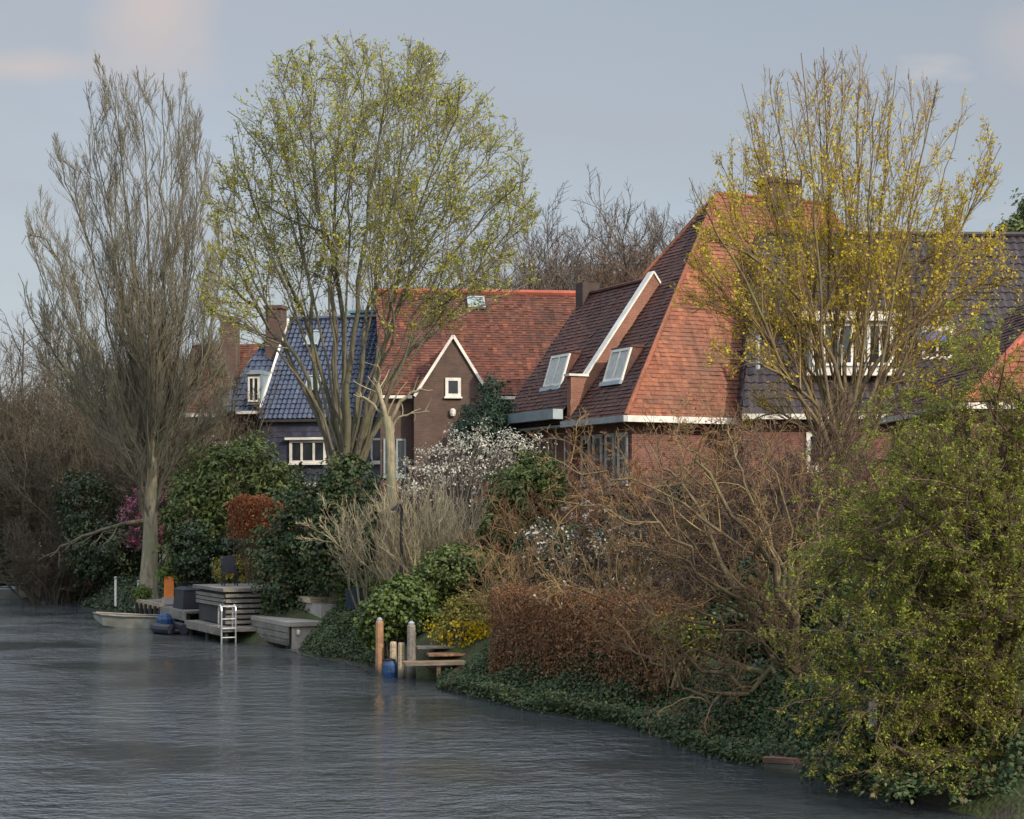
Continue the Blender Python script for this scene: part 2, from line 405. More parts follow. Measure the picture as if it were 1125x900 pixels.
hsv = nd(nt, 'ShaderNodeHueSaturation', Saturation=.62, Value=1.0); nt.links.new(sky.outputs[0], hsv.inputs['Color'])
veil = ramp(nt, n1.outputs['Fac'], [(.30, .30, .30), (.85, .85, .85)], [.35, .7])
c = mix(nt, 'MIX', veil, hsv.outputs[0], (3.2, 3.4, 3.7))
puff = ramp(nt, n2.outputs['Fac'], [(0, 0, 0), (.75, .75, .75)], [.66, .80])
c = mix(nt, 'MIX', puff, c, (5.0, 4.55, 4.45))
sxx = nt.nodes.new('ShaderNodeSeparateXYZ'); nt.links.new(tc.outputs['Generated'], sxx.inputs[0])
def mth(op, a, b_=None):
    n = nd(nt, 'ShaderNodeMath', operation=op)
    for i, v in enumerate((a, b_)):
        if v is None: continue
        if isinstance(v, (int, float)): n.inputs[i].default_value = v
        else: nt.links.new(v, n.inputs[i])
    return n.outputs[0]
yy = mth('MAXIMUM', sxx.outputs[1], .05); ax, az = mth('DIVIDE', sxx.outputs[0], yy), mth('DIVIDE', sxx.outputs[2], yy)
n3 = nd(nt, 'ShaderNodeTexNoise', Scale=14., Detail=5, Roughness=.55); nt.links.new(tc.outputs['Generated'], n3.inputs['Vector'])
for cx_, cz_, rx_, rz_, am in ((-.205, .295, .045, .055, .8), (-.285, .257, .055, .012, .75), (.31, .268, .05, .03, .5), (-.05, .34, .12, .02, .4), (.5, .3, .1, .04, .7)):
    u_ = mth('DIVIDE', mth('SUBTRACT', ax, cx_), rx_); v_ = mth('DIVIDE', mth('SUBTRACT', az, cz_), rz_)
    d_ = mth('SQRT', mth('ADD', mth('MULTIPLY', u_, u_), mth('MULTIPLY', v_, v_)))
    f_ = mth('ADD', mth('SUBTRACT', 1.0, d_), mth('MULTIPLY', mth('SUBTRACT', n3.outputs['Fac'], .5), 1.6))
    f_ = mth('MULTIPLY', mth('MINIMUM', mth('MAXIMUM', f_, 0.), 1.), am)
    f_ = mth('MULTIPLY', f_, mth('GREATER_THAN', sxx.outputs[1], .1))
    c = mix(nt, 'MIX', f_, c, (4.7, 4.15, 4.0))
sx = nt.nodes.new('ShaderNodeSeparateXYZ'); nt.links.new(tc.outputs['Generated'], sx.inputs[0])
mr = nd(nt, 'ShaderNodeMapRange'); mr.inputs[1].default_value = .29; mr.inputs[2].default_value = .75; mr.inputs[3].default_value = 1.0; mr.inputs[4].default_value = 4.6; nt.links.new(sx.outputs[2], mr.inputs[0])  # unseen sky above the view brightened, added as fill for shadows and water
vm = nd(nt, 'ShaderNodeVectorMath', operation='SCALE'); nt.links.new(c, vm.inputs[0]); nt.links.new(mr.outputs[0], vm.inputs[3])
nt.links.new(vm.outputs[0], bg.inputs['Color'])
sl = bpy.data.lights.new('sun', 'SUN'); sl.energy = 2.6; sl.angle = R(.6); sl.color = (1.0, .86, .68)
so = bpy.data.objects.new('sun', sl); COL.objects.link(so)
so.rotation_euler = Vector(-sun_dir).to_track_quat('-Z', 'Y').to_euler()
cam = bpy.data.cameras.new('camera'); co = bpy.data.objects.new('camera', cam); COL.objects.link(co)
co.location = (0, 0, HCAM); co.rotation_euler = (R(90), 0, 0)
cam.sensor_width = 36; cam.lens = F_PX*36/1125; cam.shift_y = (YH-450)/1125; cam.clip_end = 3000; cam.clip_start = .1
sc.camera = co
sc.view_settings.view_transform = 'Standard'; sc.view_settings.look = 'None'; sc.view_settings.exposure = .55; sc.view_settings.gamma = 1
sc.render.engine = 'CYCLES'

# ------------------------------------------------------------------ ground and water
def axis(lo, hi, dense, step, far):
    a = np.arange(dense[0], dense[1]+1e-6, step)
    l = dense[0]-np.geomspace(step, dense[0]-lo, far)[::-1]; h = dense[1]+np.geomspace(step, hi-dense[1], far)
    return np.concatenate([l, a, h])
ts = axis(-900, 1500, (-3, 14), .25, 26); ss = axis(-200, 1800, (-26, 48), .5, 26)
T_, S_ = np.meshgrid(ts, ss, indexing='ij')
X_ = O[0]+T_*N2[0]+S_*D2[0]; Y_ = O[1]+T_*N2[1]+S_*D2[1]
rg = np.random.default_rng(3)
Z_ = ground_z(X_, Y_)+.05*np.sin(X_*1.7+np.sin(Y_*1.1))*np.cos(Y_*1.3)
V = np.stack([X_, Y_, Z_], -1).reshape(-1, 3); I = np.arange(len(V)).reshape(X_.shape)
Q = np.stack([I[:-1, :-1], I[1:, :-1], I[1:, 1:], I[:-1, 1:]], -1).reshape(-1, 4)
m, nt, b = mat('garden soil and grass')
n = noise(nt, .8, 7, rough=.7); n2_ = noise(nt, 14, 5)
c = ramp(nt, n.outputs['Fac'], [(.035, .028, .02), (.05, .045, .025), (.055, .075, .02), (.08, .10, .03)], [.3, .45, .55, .75])
c = mix(nt, 'MULTIPLY', .8, c, ramp(nt, n2_.outputs['Fac'], [(.5, .5, .5), (1.3, 1.3, 1.3)], [.3, .7]))
nt.links.new(c, b.inputs['Base Color']); b.inputs['Roughness'].default_value = .95; bump(nt, b, n2_.outputs['Fac'], .8, .08)
tag(mesh_np('ground', V, [Q], m, smooth=True), kind='structure')

m, nt, b = mat('canal water')
b.inputs['Base Color'].default_value = (.040, .047, .052, 1); b.inputs['Roughness'].default_value = .05; b.inputs['IOR'].default_value = 1.48
b.inputs['Specular IOR Level'].default_value = .5
mp = nd(nt, 'ShaderNodeMapping'); mp.inputs['Rotation'].default_value = (0, 0, R(-8)); mp.inputs['Scale'].default_value = (.9, 1.15, 1); nt.links.new(geo_pos(nt), mp.inputs[0])
a1 = noise(nt, 2.0, 4, mp.outputs[0], .6); a2 = noise(nt, .4, 2, mp.outputs[0]); a3 = noise(nt, 7.5, 3, mp.outputs[0])
gust = noise(nt, .16, 4)
ad = nd(nt, 'ShaderNodeMath', operation='MULTIPLY_ADD'); ad.inputs[1].default_value = .25; nt.links.new(a3.outputs['Fac'], ad.inputs[0]); nt.links.new(a1.outputs['Fac'], ad.inputs[2])
a4 = nd(nt, 'ShaderNodeMath', operation='MULTIPLY_ADD'); a4.inputs[1].default_value = 1.0; nt.links.new(a2.outputs['Fac'], a4.inputs[0]); nt.links.new(ad.outputs[0], a4.inputs[2])
bm = nd(nt, 'ShaderNodeBump', Strength=.55, Distance=.17); nt.links.new(a4.outputs[0], bm.inputs['Height'])
gs = ramp(nt, gust.outputs['Fac'], [(.2, .2, .2), (1, 1, 1)], [.40, .56]); nt.links.new(gs, bm.inputs['Strength'])
nt.links.new(bm.outputs[0], b.inputs['Normal'])
mb = MB(); mb.poly([(-900, -200, 0), (900, -200, 0), (900, 1400, 0), (-900, 1400, 0)])
tag(mb.build('canal_water', m), kind='structure')

# ------------------------------------------------------------------ building helpers
def tile_roof(mb, poly, course=.30, tw=.26, amp=.022, step=.035, seed=1):
    """courses of wavy tiles on a convex polygon; poly[0]->poly[1] is the eave seen left to right from outside"""
    rng = np.random.default_rng(seed)
    P = [np.asarray(p, float) for p in poly]
    e = nrm(P[1]-P[0]); k = max(range(2, len(P)), key=lambda i: np.linalg.norm(np.cross(P[i]-P[0], e)))
    up = P[k]-P[0]; up = nrm(up-e*(up@e)); n = np.cross(e, up)
    uv = [((p-P[0])@e, (p-P[0])@up) for p in P]
    vmax = max(v for _, v in uv)
    def span(v):
        xs = []
        for (a, b), (c, d) in zip(uv, uv[1:]+uv[:1]):
            if (b-v)*(d-v) <= 0 and abs(d-b) > 1e-9: xs.append(a+(c-a)*(v-b)/(d-b))
        return (min(xs), max(xs)) if xs else None
    nc = max(1, round(vmax/course)); hh = vmax/nc
    u_lo = min(u for u, _ in uv); u_hi = max(u for u, _ in uv)
    nt_ = max(1, round((u_hi-u_lo)/tw)); t = (u_hi-u_lo)/nt_
    sb = 4 if amp > .012 else 1
    ug = u_lo+np.arange(nt_*sb+1)*t/sb
    wv = amp*np.cos(np.arange(nt_*sb+1)*np.pi/2)*(sb > 1)
    for c in range(nc):
        s0, s1 = span(c*hh+1e-5), span((c+1)*hh-1e-5)
        if s0 is None or s1 is None: continue
        ub = np.clip(ug, *s0); ut = np.clip(ug, *s1)
        jt = np.repeat(rng.normal(0, .009, nt_), sb); jt = np.append(jt, jt[-1])
        for i in range(len(ug)-1):
            if ub[i+1]-ub[i] < 1e-6 and ut[i+1]-ut[i] < 1e-6: continue
            B = [P[0]+e*ub[j]+up*(c*hh)+n*(step+wv[j]+jt[i]) for j in (i, i+1)]
            T = [P[0]+e*ut[j]+up*((c+1)*hh)+n*(wv[j]) for j in (i, i+1)]
            L = [P[0]+e*ub[j]+up*(c*hh)+n*(wv[j]-.03) for j in (i, i+1)]
            q = (i+.5)/sb; qu = [(q-.1, c+.1), (q+.1, c+.1), (q+.1, c+.9), (q-.1, c+.9)]
            mb.poly([B[0], B[1], T[1], T[0]], qu); mb.poly([L[0], L[1], B[1], B[0]], qu)
    return mb

def window(parent, P, u0, u1, z0, z1, v, face=-1, cols=1, rows=1, fw=.07, name='window', fm='white', gm='glass', depth=.07, sill=True, axis_u=True):
    """window on a wall plane v=const of frame P looking along face (or u=const when axis_u is False)"""
    Q = P if axis_u else (lambda a, b_, z: P(b_, a, z))
    f = MB(); y0, y1 = sorted((v+face*.012, v+face*depth))
    g0, g1 = sorted((v+face*.006, v+face*depth*.45))
    f.box(Q, u0, u0+fw, y0, y1, z0, z1); f.box(Q, u1-fw, u1, y0, y1, z0, z1)
    f.box(Q, u0+fw, u1-fw, y0, y1, z0, z0+fw); f.box(Q, u0+fw, u1-fw, y0, y1, z1-fw, z1)
    for c in range(1, cols):
        u = u0+(u1-u0)*c/cols; f.box(Q, u-fw*.4, u+fw*.4, y0, y1, z0+fw, z1-fw)
    for r in range(1, rows):
        z = z0+(z1-z0)*r/rows
        q0, q1 = sorted((v+face*.02, v+face*(depth-.008)))
        f.box(Q, u0+fw, u1-fw, q0, q1, z-fw*.3, z+fw*.3)
    fo = f.build(name, M[fm], parent)
    g = MB(); g.box(Q, u0+fw*.5, u1-fw*.5, g0, g1, z0+fw*.5, z1-fw*.5); g.build('pane', M[gm], fo)
    if sill:
        s = MB(); a, c = sorted((v+face*.004, v+face*(depth+.07))); s.box(Q, u0-.05, u1+.05, a, c, z0-.07, z0-.005); s.build('sill', M[fm], fo)
    return fo
def bars(parent, name, segs, r, mat_, m=7):
    mb = MB()
    for a, b_ in segs: mb.tube([a, b_], r, m)
    return mb.build(name, mat_, parent)
PC = W                                   # canal frame: u=t, v=s
def part(name, mt, parent, fn):
    mb = MB(); fn(mb); return mb.build(name, M[mt], parent)

# ------------------------------------------------------------------ the big hipped house
h = empty('brick_house', W(16, 10.7, 1.2), 'tall hipped orange-tiled house, its steep roof half lit and half in shade', 'house')
ze = 7.0; ap = (17.3, 10.7, 15.2); ap2 = (22., 10.7, 15.2)
part('wall', 'brick_red', h, lambda q: q.box(PC, 11.7, 26, 6.9, 14.5, .6, ze-.05))
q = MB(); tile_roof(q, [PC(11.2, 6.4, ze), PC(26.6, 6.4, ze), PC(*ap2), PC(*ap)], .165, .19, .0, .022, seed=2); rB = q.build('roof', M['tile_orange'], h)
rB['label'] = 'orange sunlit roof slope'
q = MB(); tile_roof(q, [PC(11.2, 15.0, ze), PC(11.2, 6.4, ze), PC(*ap)], .165, .19, .0, .022, seed=3); rA = q.build('roof', M['tile_dull_shade'], h)  # same orange roof, its shaded side painted into the tile colour
rA['label'] = 'hip slope with shade put into its dull brown tile colour'
q = MB(); tile_roof(q, [PC(26.6, 15, ze), PC(11.2, 15, ze), PC(*ap), PC(*ap2)], .165, .19, .0, .022, seed=4); tile_roof(q, [PC(26.6, 6.4, ze), PC(26.6, 15, ze), PC(*ap2)], .165, .19, .0, .022, seed=5); q.build('roof', M['tile_dull_shade'], h)
up = np.array([0, 0, .05])
bars(h, 'ridge_tiles', [(PC(*ap)+up, PC(*ap2)+up), (PC(11.2, 6.4, ze)+up, PC(*ap)+up), (PC(11.2, 15, ze)+up, PC(*ap)+up)], .075, M['tile_orange'])
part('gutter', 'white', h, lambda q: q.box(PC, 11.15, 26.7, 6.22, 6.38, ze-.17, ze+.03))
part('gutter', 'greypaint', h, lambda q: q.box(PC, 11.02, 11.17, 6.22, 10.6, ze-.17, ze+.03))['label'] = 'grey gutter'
part('soffit', 'greypaint', h, lambda q: q.box(PC, 11.18, 26.6, 6.40, 15.0, ze-.14, ze-.06))
c_ = part('chimney', 'brick_brown', h, lambda q: (q.box(PC, 19.3, 20.5, 10.3, 11.2, 13.9, 15.75), q.box(PC, 19.22, 20.58, 10.22, 11.28, 15.753, 15.9)))
for k in range(2): part('chimney_pot', 'white', c_, lambda q: q.lathe(PC(19.5+k*.7, 10.75, 15.95), [(.13, 0), (.11, .3), (.14, .34), (.12, .4)], 10))
# dormer in the shaded hip slope
def dormer(h, P, t0, s0, s1, z0, z1, back, glz='curtain', lean=.42):
    L = lambda o, sv, z: P(t0+lean*(z-z0)/(z1-z0)+o, sv, z)
    def slab(q, sa, sb_, za, zb_, oa, ob): q.hexa([L(oa, sa, za), L(ob, sa, za), L(ob, sb_, za), L(oa, sb_, za)], [L(oa, sa, zb_), L(ob, sa, zb_), L(ob, sb_, zb_), L(oa, sb_, zb_)])
    d = part('dormer', 'tile_dull_shade', h, lambda q: q.hexa([P(t0+.05, s0, z0-.1), P(t0+back, s0, z0-.1), P(t0+back, s1, z0-.1), P(t0+.05, s1, z0-.1)], [L(.05, s0, z1), P(t0+back+.1, s0, z1), P(t0+back+.1, s1, z1), L(.05, s1, z1)]))
    part('lead_roof', 'tile_dull_shade', d, lambda q: q.hexa([L(-.04, s0-.04, z1+.003), P(t0+back+.1, s0-.04, z1+.003), P(t0+back+.1, s1+.04, z1+.003), L(-.04, s1+.04, z1+.003)], [L(-.04, s0-.04, z1+.05), P(t0+back+.1, s0-.04, z1+.09), P(t0+back+.1, s1+.04, z1+.09), L(-.04, s1+.04, z1+.05)]))
    f = MB(); m_ = (s0+s1)/2
    for a, c in ((s0, s0+.09), (m_-.04, m_+.04), (s1-.09, s1)): slab(f, a, c, z0, z1-.003, -.03, .046)
    for a, c in ((s0+.09, m_-.04), (m_+.04, s1-.09)): slab(f, a, c, z0, z0+.09, -.028, .045); slab(f, a, c, z1-.1, z1-.004, -.028, .045)
    fo = f.build('window_frame', M['white'], d)
    for a, c in ((s0+.09, m_-.04), (m_+.04, s1-.09)):
        g = MB(); slab(g, a+.002, c-.002, z0+.092, z1-.102, .0, .044); g.build('pane', M[glz], fo)
    part('sill', 'zinc', d, lambda q: slab(q, s0-.05, s1+.05, z0-.14, z0-.004, -.1, .04))
dormer(h, PC, 12.12, 8.3, 9.6, 8.32, 9.42, .72, lean=.36)
for k in range(4): window(h, PC, 7.1+k*.85, 7.75+k*.85, 4.9, 6.55, 11.7, -1, 1, 2, .13, axis_u=False, fm='curtain')
part('window_band', 'concrete', h, lambda q: q.box(PC, 11.55, 11.69, 6.9, 10.4, 4.55, 4.75))

# ------------------------------------------------------------------ the gabled house beyond it
h = empty('brick_house', W(14, 12.6, 1.2), 'brown-tiled house with a white sloping gable edge, between the red roof and the hipped house', 'house')
z2e = 7.45; tr2 = 14.55; zr2 = 12.0; t2e = 11.25
part('wall', 'brick_red', h, lambda q: q.box(PC, 11.75, 17.3, 10.75, 15.1, .6, z2e-.05))
def gable_wall(q):
    a = [(11.35, .6), (17.75, .6), (17.75, 7.75), (tr2, 12.22), (11.95, 8.55), (11.35, 8.55)]
    f_ = [PC(t, 10.45, z) for t, z in a]; b_ = [PC(t, 10.74, z) for t, z in a]
    q.poly(f_); q.poly(b_[::-1])
    for i in range(len(a)): j = (i+1) % len(a); q.poly([f_[i], b_[i], b_[j], f_[j]])
part('gable_wall', 'brick_orange', h, gable_wall)
def coping(q):
    q.beam(PC(11.93, 10.58, 8.60), PC(tr2, 10.58, 12.28), .36, .06); q.beam(PC(tr2, 10.58, 12.28), PC(17.8, 10.58, 7.8), .36, .06)
    q.beam(PC(11.25, 10.58, 8.61), PC(12.0, 10.58, 8.61), .40, .08)
part('coping', 'white', h, coping)
q = MB(); tile_roof(q, [PC(t2e, 15.6, z2e), PC(t2e, 10.75, z2e), PC(tr2, 10.75, zr2), PC(tr2, 15.6, zr2)], .165, .19, .0, .022, seed=6)
tile_roof(q, [PC(17.85, 10.75, z2e), PC(17.85, 15.6, z2e), PC(tr2, 15.6, zr2), PC(tr2, 10.75, zr2)], .165, .19, .0, .022, seed=7); q.build('roof', M['tile_dull_shade'], h)
bars(h, 'ridge_tiles', [(PC(tr2, 10.76, zr2+.06), PC(tr2, 15.7, zr2+.06))], .08, M['tile_dull_shade'])
part('gutter', 'zinc', h, lambda q: (q.box(PC, 10.85, t2e-.02, 10.8, 15.8, z2e-.32, z2e+.02)))
part('chimney', 'brick_dark', h, lambda q: (q.box(PC, 14.2, 14.9, 15.0, 15.55, 11.2, 12.45)))
part('wall_back', 'brick_brown', h, lambda q: q.hexa([PC(11.6, 15.15, .6), PC(17.5, 15.15, .6), PC(17.5, 15.5, .6), PC(11.6, 15.5, .6)], [PC(11.6, 15.15, 7.4), PC(17.5, 15.15, 7.4), PC(17.5, 15.5, 7.4), PC(11.6, 15.5, 7.4)]))
dormer(h, PC, 11.95, 12.35, 13.75, 8.4, 9.55, .68, lean=.36)
for k in range(3): window(h, PC, 10.95+k*1.25, 11.6+k*1.25, 5.1, 6.6, 11.75, -1, 1, 1, axis_u=False)

# ------------------------------------------------------------------ the red-roofed house with the brown gable
P3 = frame(-5.25, 69.0, R(7))
h = empty('brick_house', P3(4, 2, 1.2), 'red-tiled house with a pointed brown brick gable edged in white', 'house')
part('wall', 'brick_dark', h, lambda q: q.box(P3, .15, 11, .15, 9.6, .6, 8.62))
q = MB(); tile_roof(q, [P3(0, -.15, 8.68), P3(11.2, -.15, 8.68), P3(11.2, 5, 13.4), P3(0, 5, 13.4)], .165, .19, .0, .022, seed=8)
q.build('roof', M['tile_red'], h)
q = MB(); tile_roof(q, [P3(11.2, 10.1, 8.68), P3(0, 10.1, 8.68), P3(0, 5, 13.4), P3(11.2, 5, 13.4)], .165, .19, .0, .022, seed=9); q.build('roof', M['tile_dull_shade'], h)
def tri_wall(P, u0, u1, va, vb, z0, vm, zm):
    def f(q):
        a = [P(u0, va, z0), P(u0, vm, zm), P(u0, vb, z0)]; b_ = [P(u1, va, z0), P(u1, vm, zm), P(u1, vb, z0)]
        q.poly(a); q.poly(b_[::-1])
        for i in range(3): j = (i+1) % 3; q.poly([a[i], b_[i], b_[j], a[j]])
    return f
part('end_wall', 'brick_dark', h, tri_wall(P3, .15, .4, .16, 9.7, 8.63, 4.98, 13.2)); part('end_wall', 'brick_dark', h, tri_wall(P3, 10.7, 11, .16, 9.7, 8.63, 4.98, 13.2))
bars(h, 'ridge_tiles', [(P3(-.05, 5, 13.46), P3(11.2, 5, 13.46))], .13, M['ridge_red'])
gu0, gu1, gua, gza = 1.30, 4.34, 2.84, 10.95; gv = -.75; gzf = 8.55
def front_gable(q):
    a = [(gu0, .6), (gu1, .6), (gu1, gzf), (gua, gza), (gu0, gzf)]
    f_ = [P3(u, gv, z) for u, z in a]; b_ = [P3(u, gv+.3, z) for u, z in a]
    q.poly(f_); q.poly(b_[::-1])
    for i in range(5): j = (i+1) % 5; q.poly([f_[i], b_[i], b_[j], f_[j]])
    q.box(P3, gu0, gu0+.25, gv+.303, .14, .6, gzf-.05); q.box(P3, gu1-.25, gu1, gv+.303, .14, .6, gzf-.05)
g_ = part('gable_wall', 'brick_brown', h, front_gable)
part('front_wall', 'brick_brown', h, lambda q: (q.box(P3, .0, gu0-.01, -.02, .148, .6, 8.5), q.box(P3, gu1+.01, 11, -.02, .148, .6, 8.5)))
def gtrim(q):
    for (a, b_) in ((gu0, gua), (gu1, gua)):
        q.beam(P3(a, gv-.02, gzf), P3(b_, gv-.02, gza+.02), .2, .11)
    q.box(P3, .0, gu0-.05, -.32, -.16, 8.5, 8.62); q.box(P3, gu1+.05, 8, -.32, -.16, 8.5, 8.62)
part('bargeboard', 'white', h, gtrim)
q = MB()
tile_roof(q, [P3(gu0, 2.6, gzf-.04), P3(gu0, gv+.1, gzf-.04), P3(gua, gv+.1, gza-.04), P3(gua, 2.6, gza-.04)], .165, .19, .0, .022, seed=10)
tile_roof(q, [P3(gu1, gv+.1, gzf-.04), P3(gu1, 2.6, gzf-.04), P3(gua, 2.6, gza-.04), P3(gua, gv+.1, gza-.04)], .165, .19, .0, .022, seed=11)
q.build('gable_roof', M['tile_dull_shade'], h)
window(h, P3, gua-.31, gua+.31, 8.55, 9.3, gv, -1, 1, 1, .12)
part('wall_lamp', 'white', h, lambda q: q.lathe(P3(gua-.02, gv-.1, 7.78), [(.09, 0), (.12, .1), (.12, .24), (.05, .3)], 8))
for k in range(2): window(h, P3, .12+k*.5, .52+k*.5, 5.4, 6.9, -.02, -1, 1, 1, .07, fm='zinc')
def skylight(h, a, e, up_, w_, hh, gm='skyglass'):
    n_ = np.cross(e, up_); b0 = np.asarray(a)+n_*.03
    fo = MB(); 
    for (i0, i1, j0, j1) in ((0, w_, 0, .07), (0, w_, hh-.07, hh), (0, .07, .07, hh-.07), (w_-.07, w_, .07, hh-.07)):
        fo.hexa([b0+e*i+up_*j for i, j in ((i0, j0), (i1, j0), (i1, j1), (i0, j1))], [b0+e*i+up_*j+n_*.09 for i, j in ((i0, j0), (i1, j0), (i1, j1), (i0, j1))])
    o = fo.build('skylight', M['greypaint'], h)
    g = MB(); c4 = ((.05, .05), (w_-.05, .05), (w_-.05, hh-.05), (.05, hh-.05))
    g.hexa([b0+e*i+up_*j for i, j in c4], [b0+e*i+up_*j+n_*.05 for i, j in c4]); g.build('pane', M[gm], o)
e3 = P3(1, 0, 0)-P3(0, 0, 0); u3 = nrm(P3(0, 5, 13.4)-P3(0, -.15, 8.68))
skylight(h, P3(3.9, -.15, 8.68)+u3*5.75+np.cross(e3, u3)*.05, e3, u3, .75, .8)

# ------------------------------------------------------------------ the blue-tiled house
P4 = frame(-10.55, 72.0, R(-14))
h = empty('tiled_house', P4(2, 2, 1.2), 'blue glazed-tile house with two skylights and a wide white three-pane window', 'house')
zb, zt, dv = 7.85, 12.35, 3.6
part('wall', 'brick_dark', h, lambda q: q.box(P4, .1, 6.0, .2, 7.0, .6, zb-.06))
q = MB(); tile_roof(q, [P4(0, 0, zb), P4(6.1, 0, zb), P4(6.1, dv, zt), P4(0, dv, zt)], .27, .215, .03, seed=12)
tile_roof(q, [P4(6.1, 2*dv, zb), P4(0, 2*dv, zb), P4(0, dv, zt), P4(6.1, dv, zt)], .33, .27, .035, seed=13); q.build('roof', M['tile_blue'], h)
q = MB(); tile_roof(q, [P4(.1, .16, 4.0), P4(6.0, .16, 4.0), P4(6.0, .16, zb-.1), P4(.1, .16, zb-.1)], .22, .22, .008, .02, seed=14); q.build('hung_tiles', M['hang_blue'], h)
part('eave_board', 'wood_dark', h, lambda q: q.box(P4, -.05, 6.1, -.05, .15, zb-.14, zb-.03))
part('end_wall', 'brick_dark', h, tri_wall(P4, .1, .35, .2, 2*dv-.2, zb-.05, dv, zt-.16)); part('end_wall', 'brick_dark', h, tri_wall(P4, 5.7, 6, .2, 2*dv-.2, zb-.05, dv, zt-.16))
part('bargeboard', 'white', h, lambda q: q.beam(P4(-.06, .35, zb+.45), P4(-.06, dv, zt+.06), .10, .10))
bars(h, 'ridge_tiles', [(P4(0, dv, zt+.05), P4(6.1, dv, zt+.05))], .10, M['tile_blue'])
e4 = P4(1, 0, 0)-P4(0, 0, 0); u4 = nrm(P4(0, dv, zt)-P4(0, 0, zb)); n4 = np.cross(e4, u4)
skylight(h, P4(1.05, 0, zb)+u4*4.1+n4*.05, e4, u4, .62, .85); skylight(h, P4(1.7, 0, zb)+u4*1.45+n4*.05, e4, u4, .62, .85)
window(h, P4, 1.35, 2.95, 6.0, 6.95, .10, -1, 3, 1, .11); part('lintel', 'white', h, lambda q: q.box(P4, 1.2, 3.1, -.12, .1, 6.96, 7.06))
window(h, P4, 3.9, 4.5, 6.0, 7.0, .10, -1, 1, 1, .08); window(h, P4, 4.9, 5.5, 6.0, 7.0, .10, -1, 1, 1, .08)
part('low_sill', 'white', h, lambda q: q.box(P4, 1.6, 3.2, -.05, .09, 5.05, 5.2))
part('roof_box', 'teal', h, lambda q: (q.box(P4, 2.7, 3.9, dv+.2, dv+1.4, zt-1.0, zt+.25), q.box(P4, 2.6, 4.0, dv+.1, dv+1.5, zt+.253, zt+.36)))
# lower left wing with a flat white dormer
part('wing_wall', 'brick_dark', h, lambda q: q.box(P4, -2.3, .09, .9, 6.0, .6, 8.2))
q = MB(); tile_roof(q, [P4(-2.4, .7, 8.2), P4(-.02, .7, 8.2), P4(-.02, 3.6, 11.8), P4(-.9, 3.6, 11.8)], .33, .27, .03, seed=15)
tile_roof(q, [P4(-.02, 6.5, 8.2), P4(-2.4, 6.5, 8.2), P4(-.9, 3.6, 11.8), P4(-.02, 3.6, 11.8)], .33, .27, .03, seed=16)
tile_roof(q, [P4(-2.4, 6.5, 8.2), P4(-2.4, .7, 8.2), P4(-.9, 3.6, 11.8)], .33, .27, .03, seed=17); q.build('roof', M['tile_blue'], h)
part('dormer', 'zinc', h, lambda q: (q.box(P4, -.72, -.1, .5, 2.2, 8.5, 9.75), q.box(P4, -.85, -.08, .35, 2.3, 9.753, 9.92)))
window(h, P4, -.66, -.16, 8.6, 9.65, .5, -1, 2, 1, .07, sill=False)
part('gutter', 'white', h, lambda q: (q.box(P4, -1.25, -.1, .5, .65, 8.1, 8.22),))
bars(h, 'downpipe', [(P4(-.2, .72, 4.0), P4(-.2, .72, 8.1))], .05, M['zinc'])
part('chimney', 'brick_brown', h, lambda q: (q.box(P4, -.75, -.05, 2.6, 3.3, 9.0, 12.75), q.box(P4, -.82, .02, 2.53, 3.37, 12.753, 12.9)))
part('porch_roof', 'white', h, lambda q: q.box(P4, -2.2, -1.05, .3, .88, 6.75, 6.95))
window(h, P4, -2.0, -1.2, 5.8, 6.73, .9, -1, 2, 1, .08)

# far red house behind the tall bare tree
P5 = frame(-15.8, 82.0, R(-6))
h = empty('brick_house', P5(2, 2, 1.2), 'rust-red house half hidden behind the tall bare tree, with a thick brick chimney', 'house')
part('wall', 'brick_red', h, lambda q: q.box(P5, 0, 4.4, 0, 6, .6, 8.6))
q = MB(); tile_roof(q, [P5(-.2, -.3, 8.6), P5(4.6, -.3, 8.6), P5(4.6, 3, 12.2), P5(-.2, 3, 12.2)], .165, .19, .0, .022, seed=18); tile_roof(q, [P5(4.6, 6.3, 8.6), P5(-.2, 6.3, 8.6), P5(-.2, 3, 12.2), P5(4.6, 3, 12.2)], .165, .19, .0, .022, seed=19); q.build('roof', M['tile_red'], h)
part('chimney', 'brick_brown', h, lambda q: (q.box(P5, 1.65, 2.4, 1.3, 2.1, 9, 13.2), q.box(P5, 1.58, 2.47, 1.23, 2.17, 13.203, 13.35)))
window(h, P5, .8, 1.9, 6.4, 7.6, 0, -1, 2, 1); window(h, P5, 2.8, 3.9, 6.4, 7.6, 0, -1, 2, 1)
part('eave_board', 'white', h, lambda q: q.box(P5, -.2, 4.6, -.45, -.32, 8.45, 8.62))

# ------------------------------------------------------------------ dark-roofed house on the right
PE = frame(0, 55.5, R(1.5))
h = empty('brick_house', (11, 57.5, 1.2), 'dark plum-tiled house behind the yellow-leaved tree, with a white dormer', 'house')
ex0 = 7.45
part('wall', 'brick_red', h, lambda q: q.box(PE, ex0, 18.5, .1, 8, .6, 7.02))
q = MB(); tile_roof(q, [PE(ex0-.1, -.3, 7.1), PE(18.8, -.3, 7.1), PE(18.8, 4, 13.55), PE(8.55, 4, 13.55)], .32, .27, .03, seed=20)
tile_roof(q, [PE(18.8, 8.3, 7.1), PE(ex0-.1, 8.3, 7.1), PE(8.55, 4, 13.55), PE(18.8, 4, 13.55)], .32, .27, .03, seed=21)
tile_roof(q, [PE(ex0-.1, 8.3, 7.1), PE(ex0-.1, -.3, 7.1), PE(8.55, 4, 13.55)], .32, .27, .03, seed=22); q.build('roof', M['tile_slate'], h)
bars(h, 'ridge_tiles', [(PE(8.55, 4, 13.6), PE(18.8, 4, 13.6))], .10, M['tile_slate'])
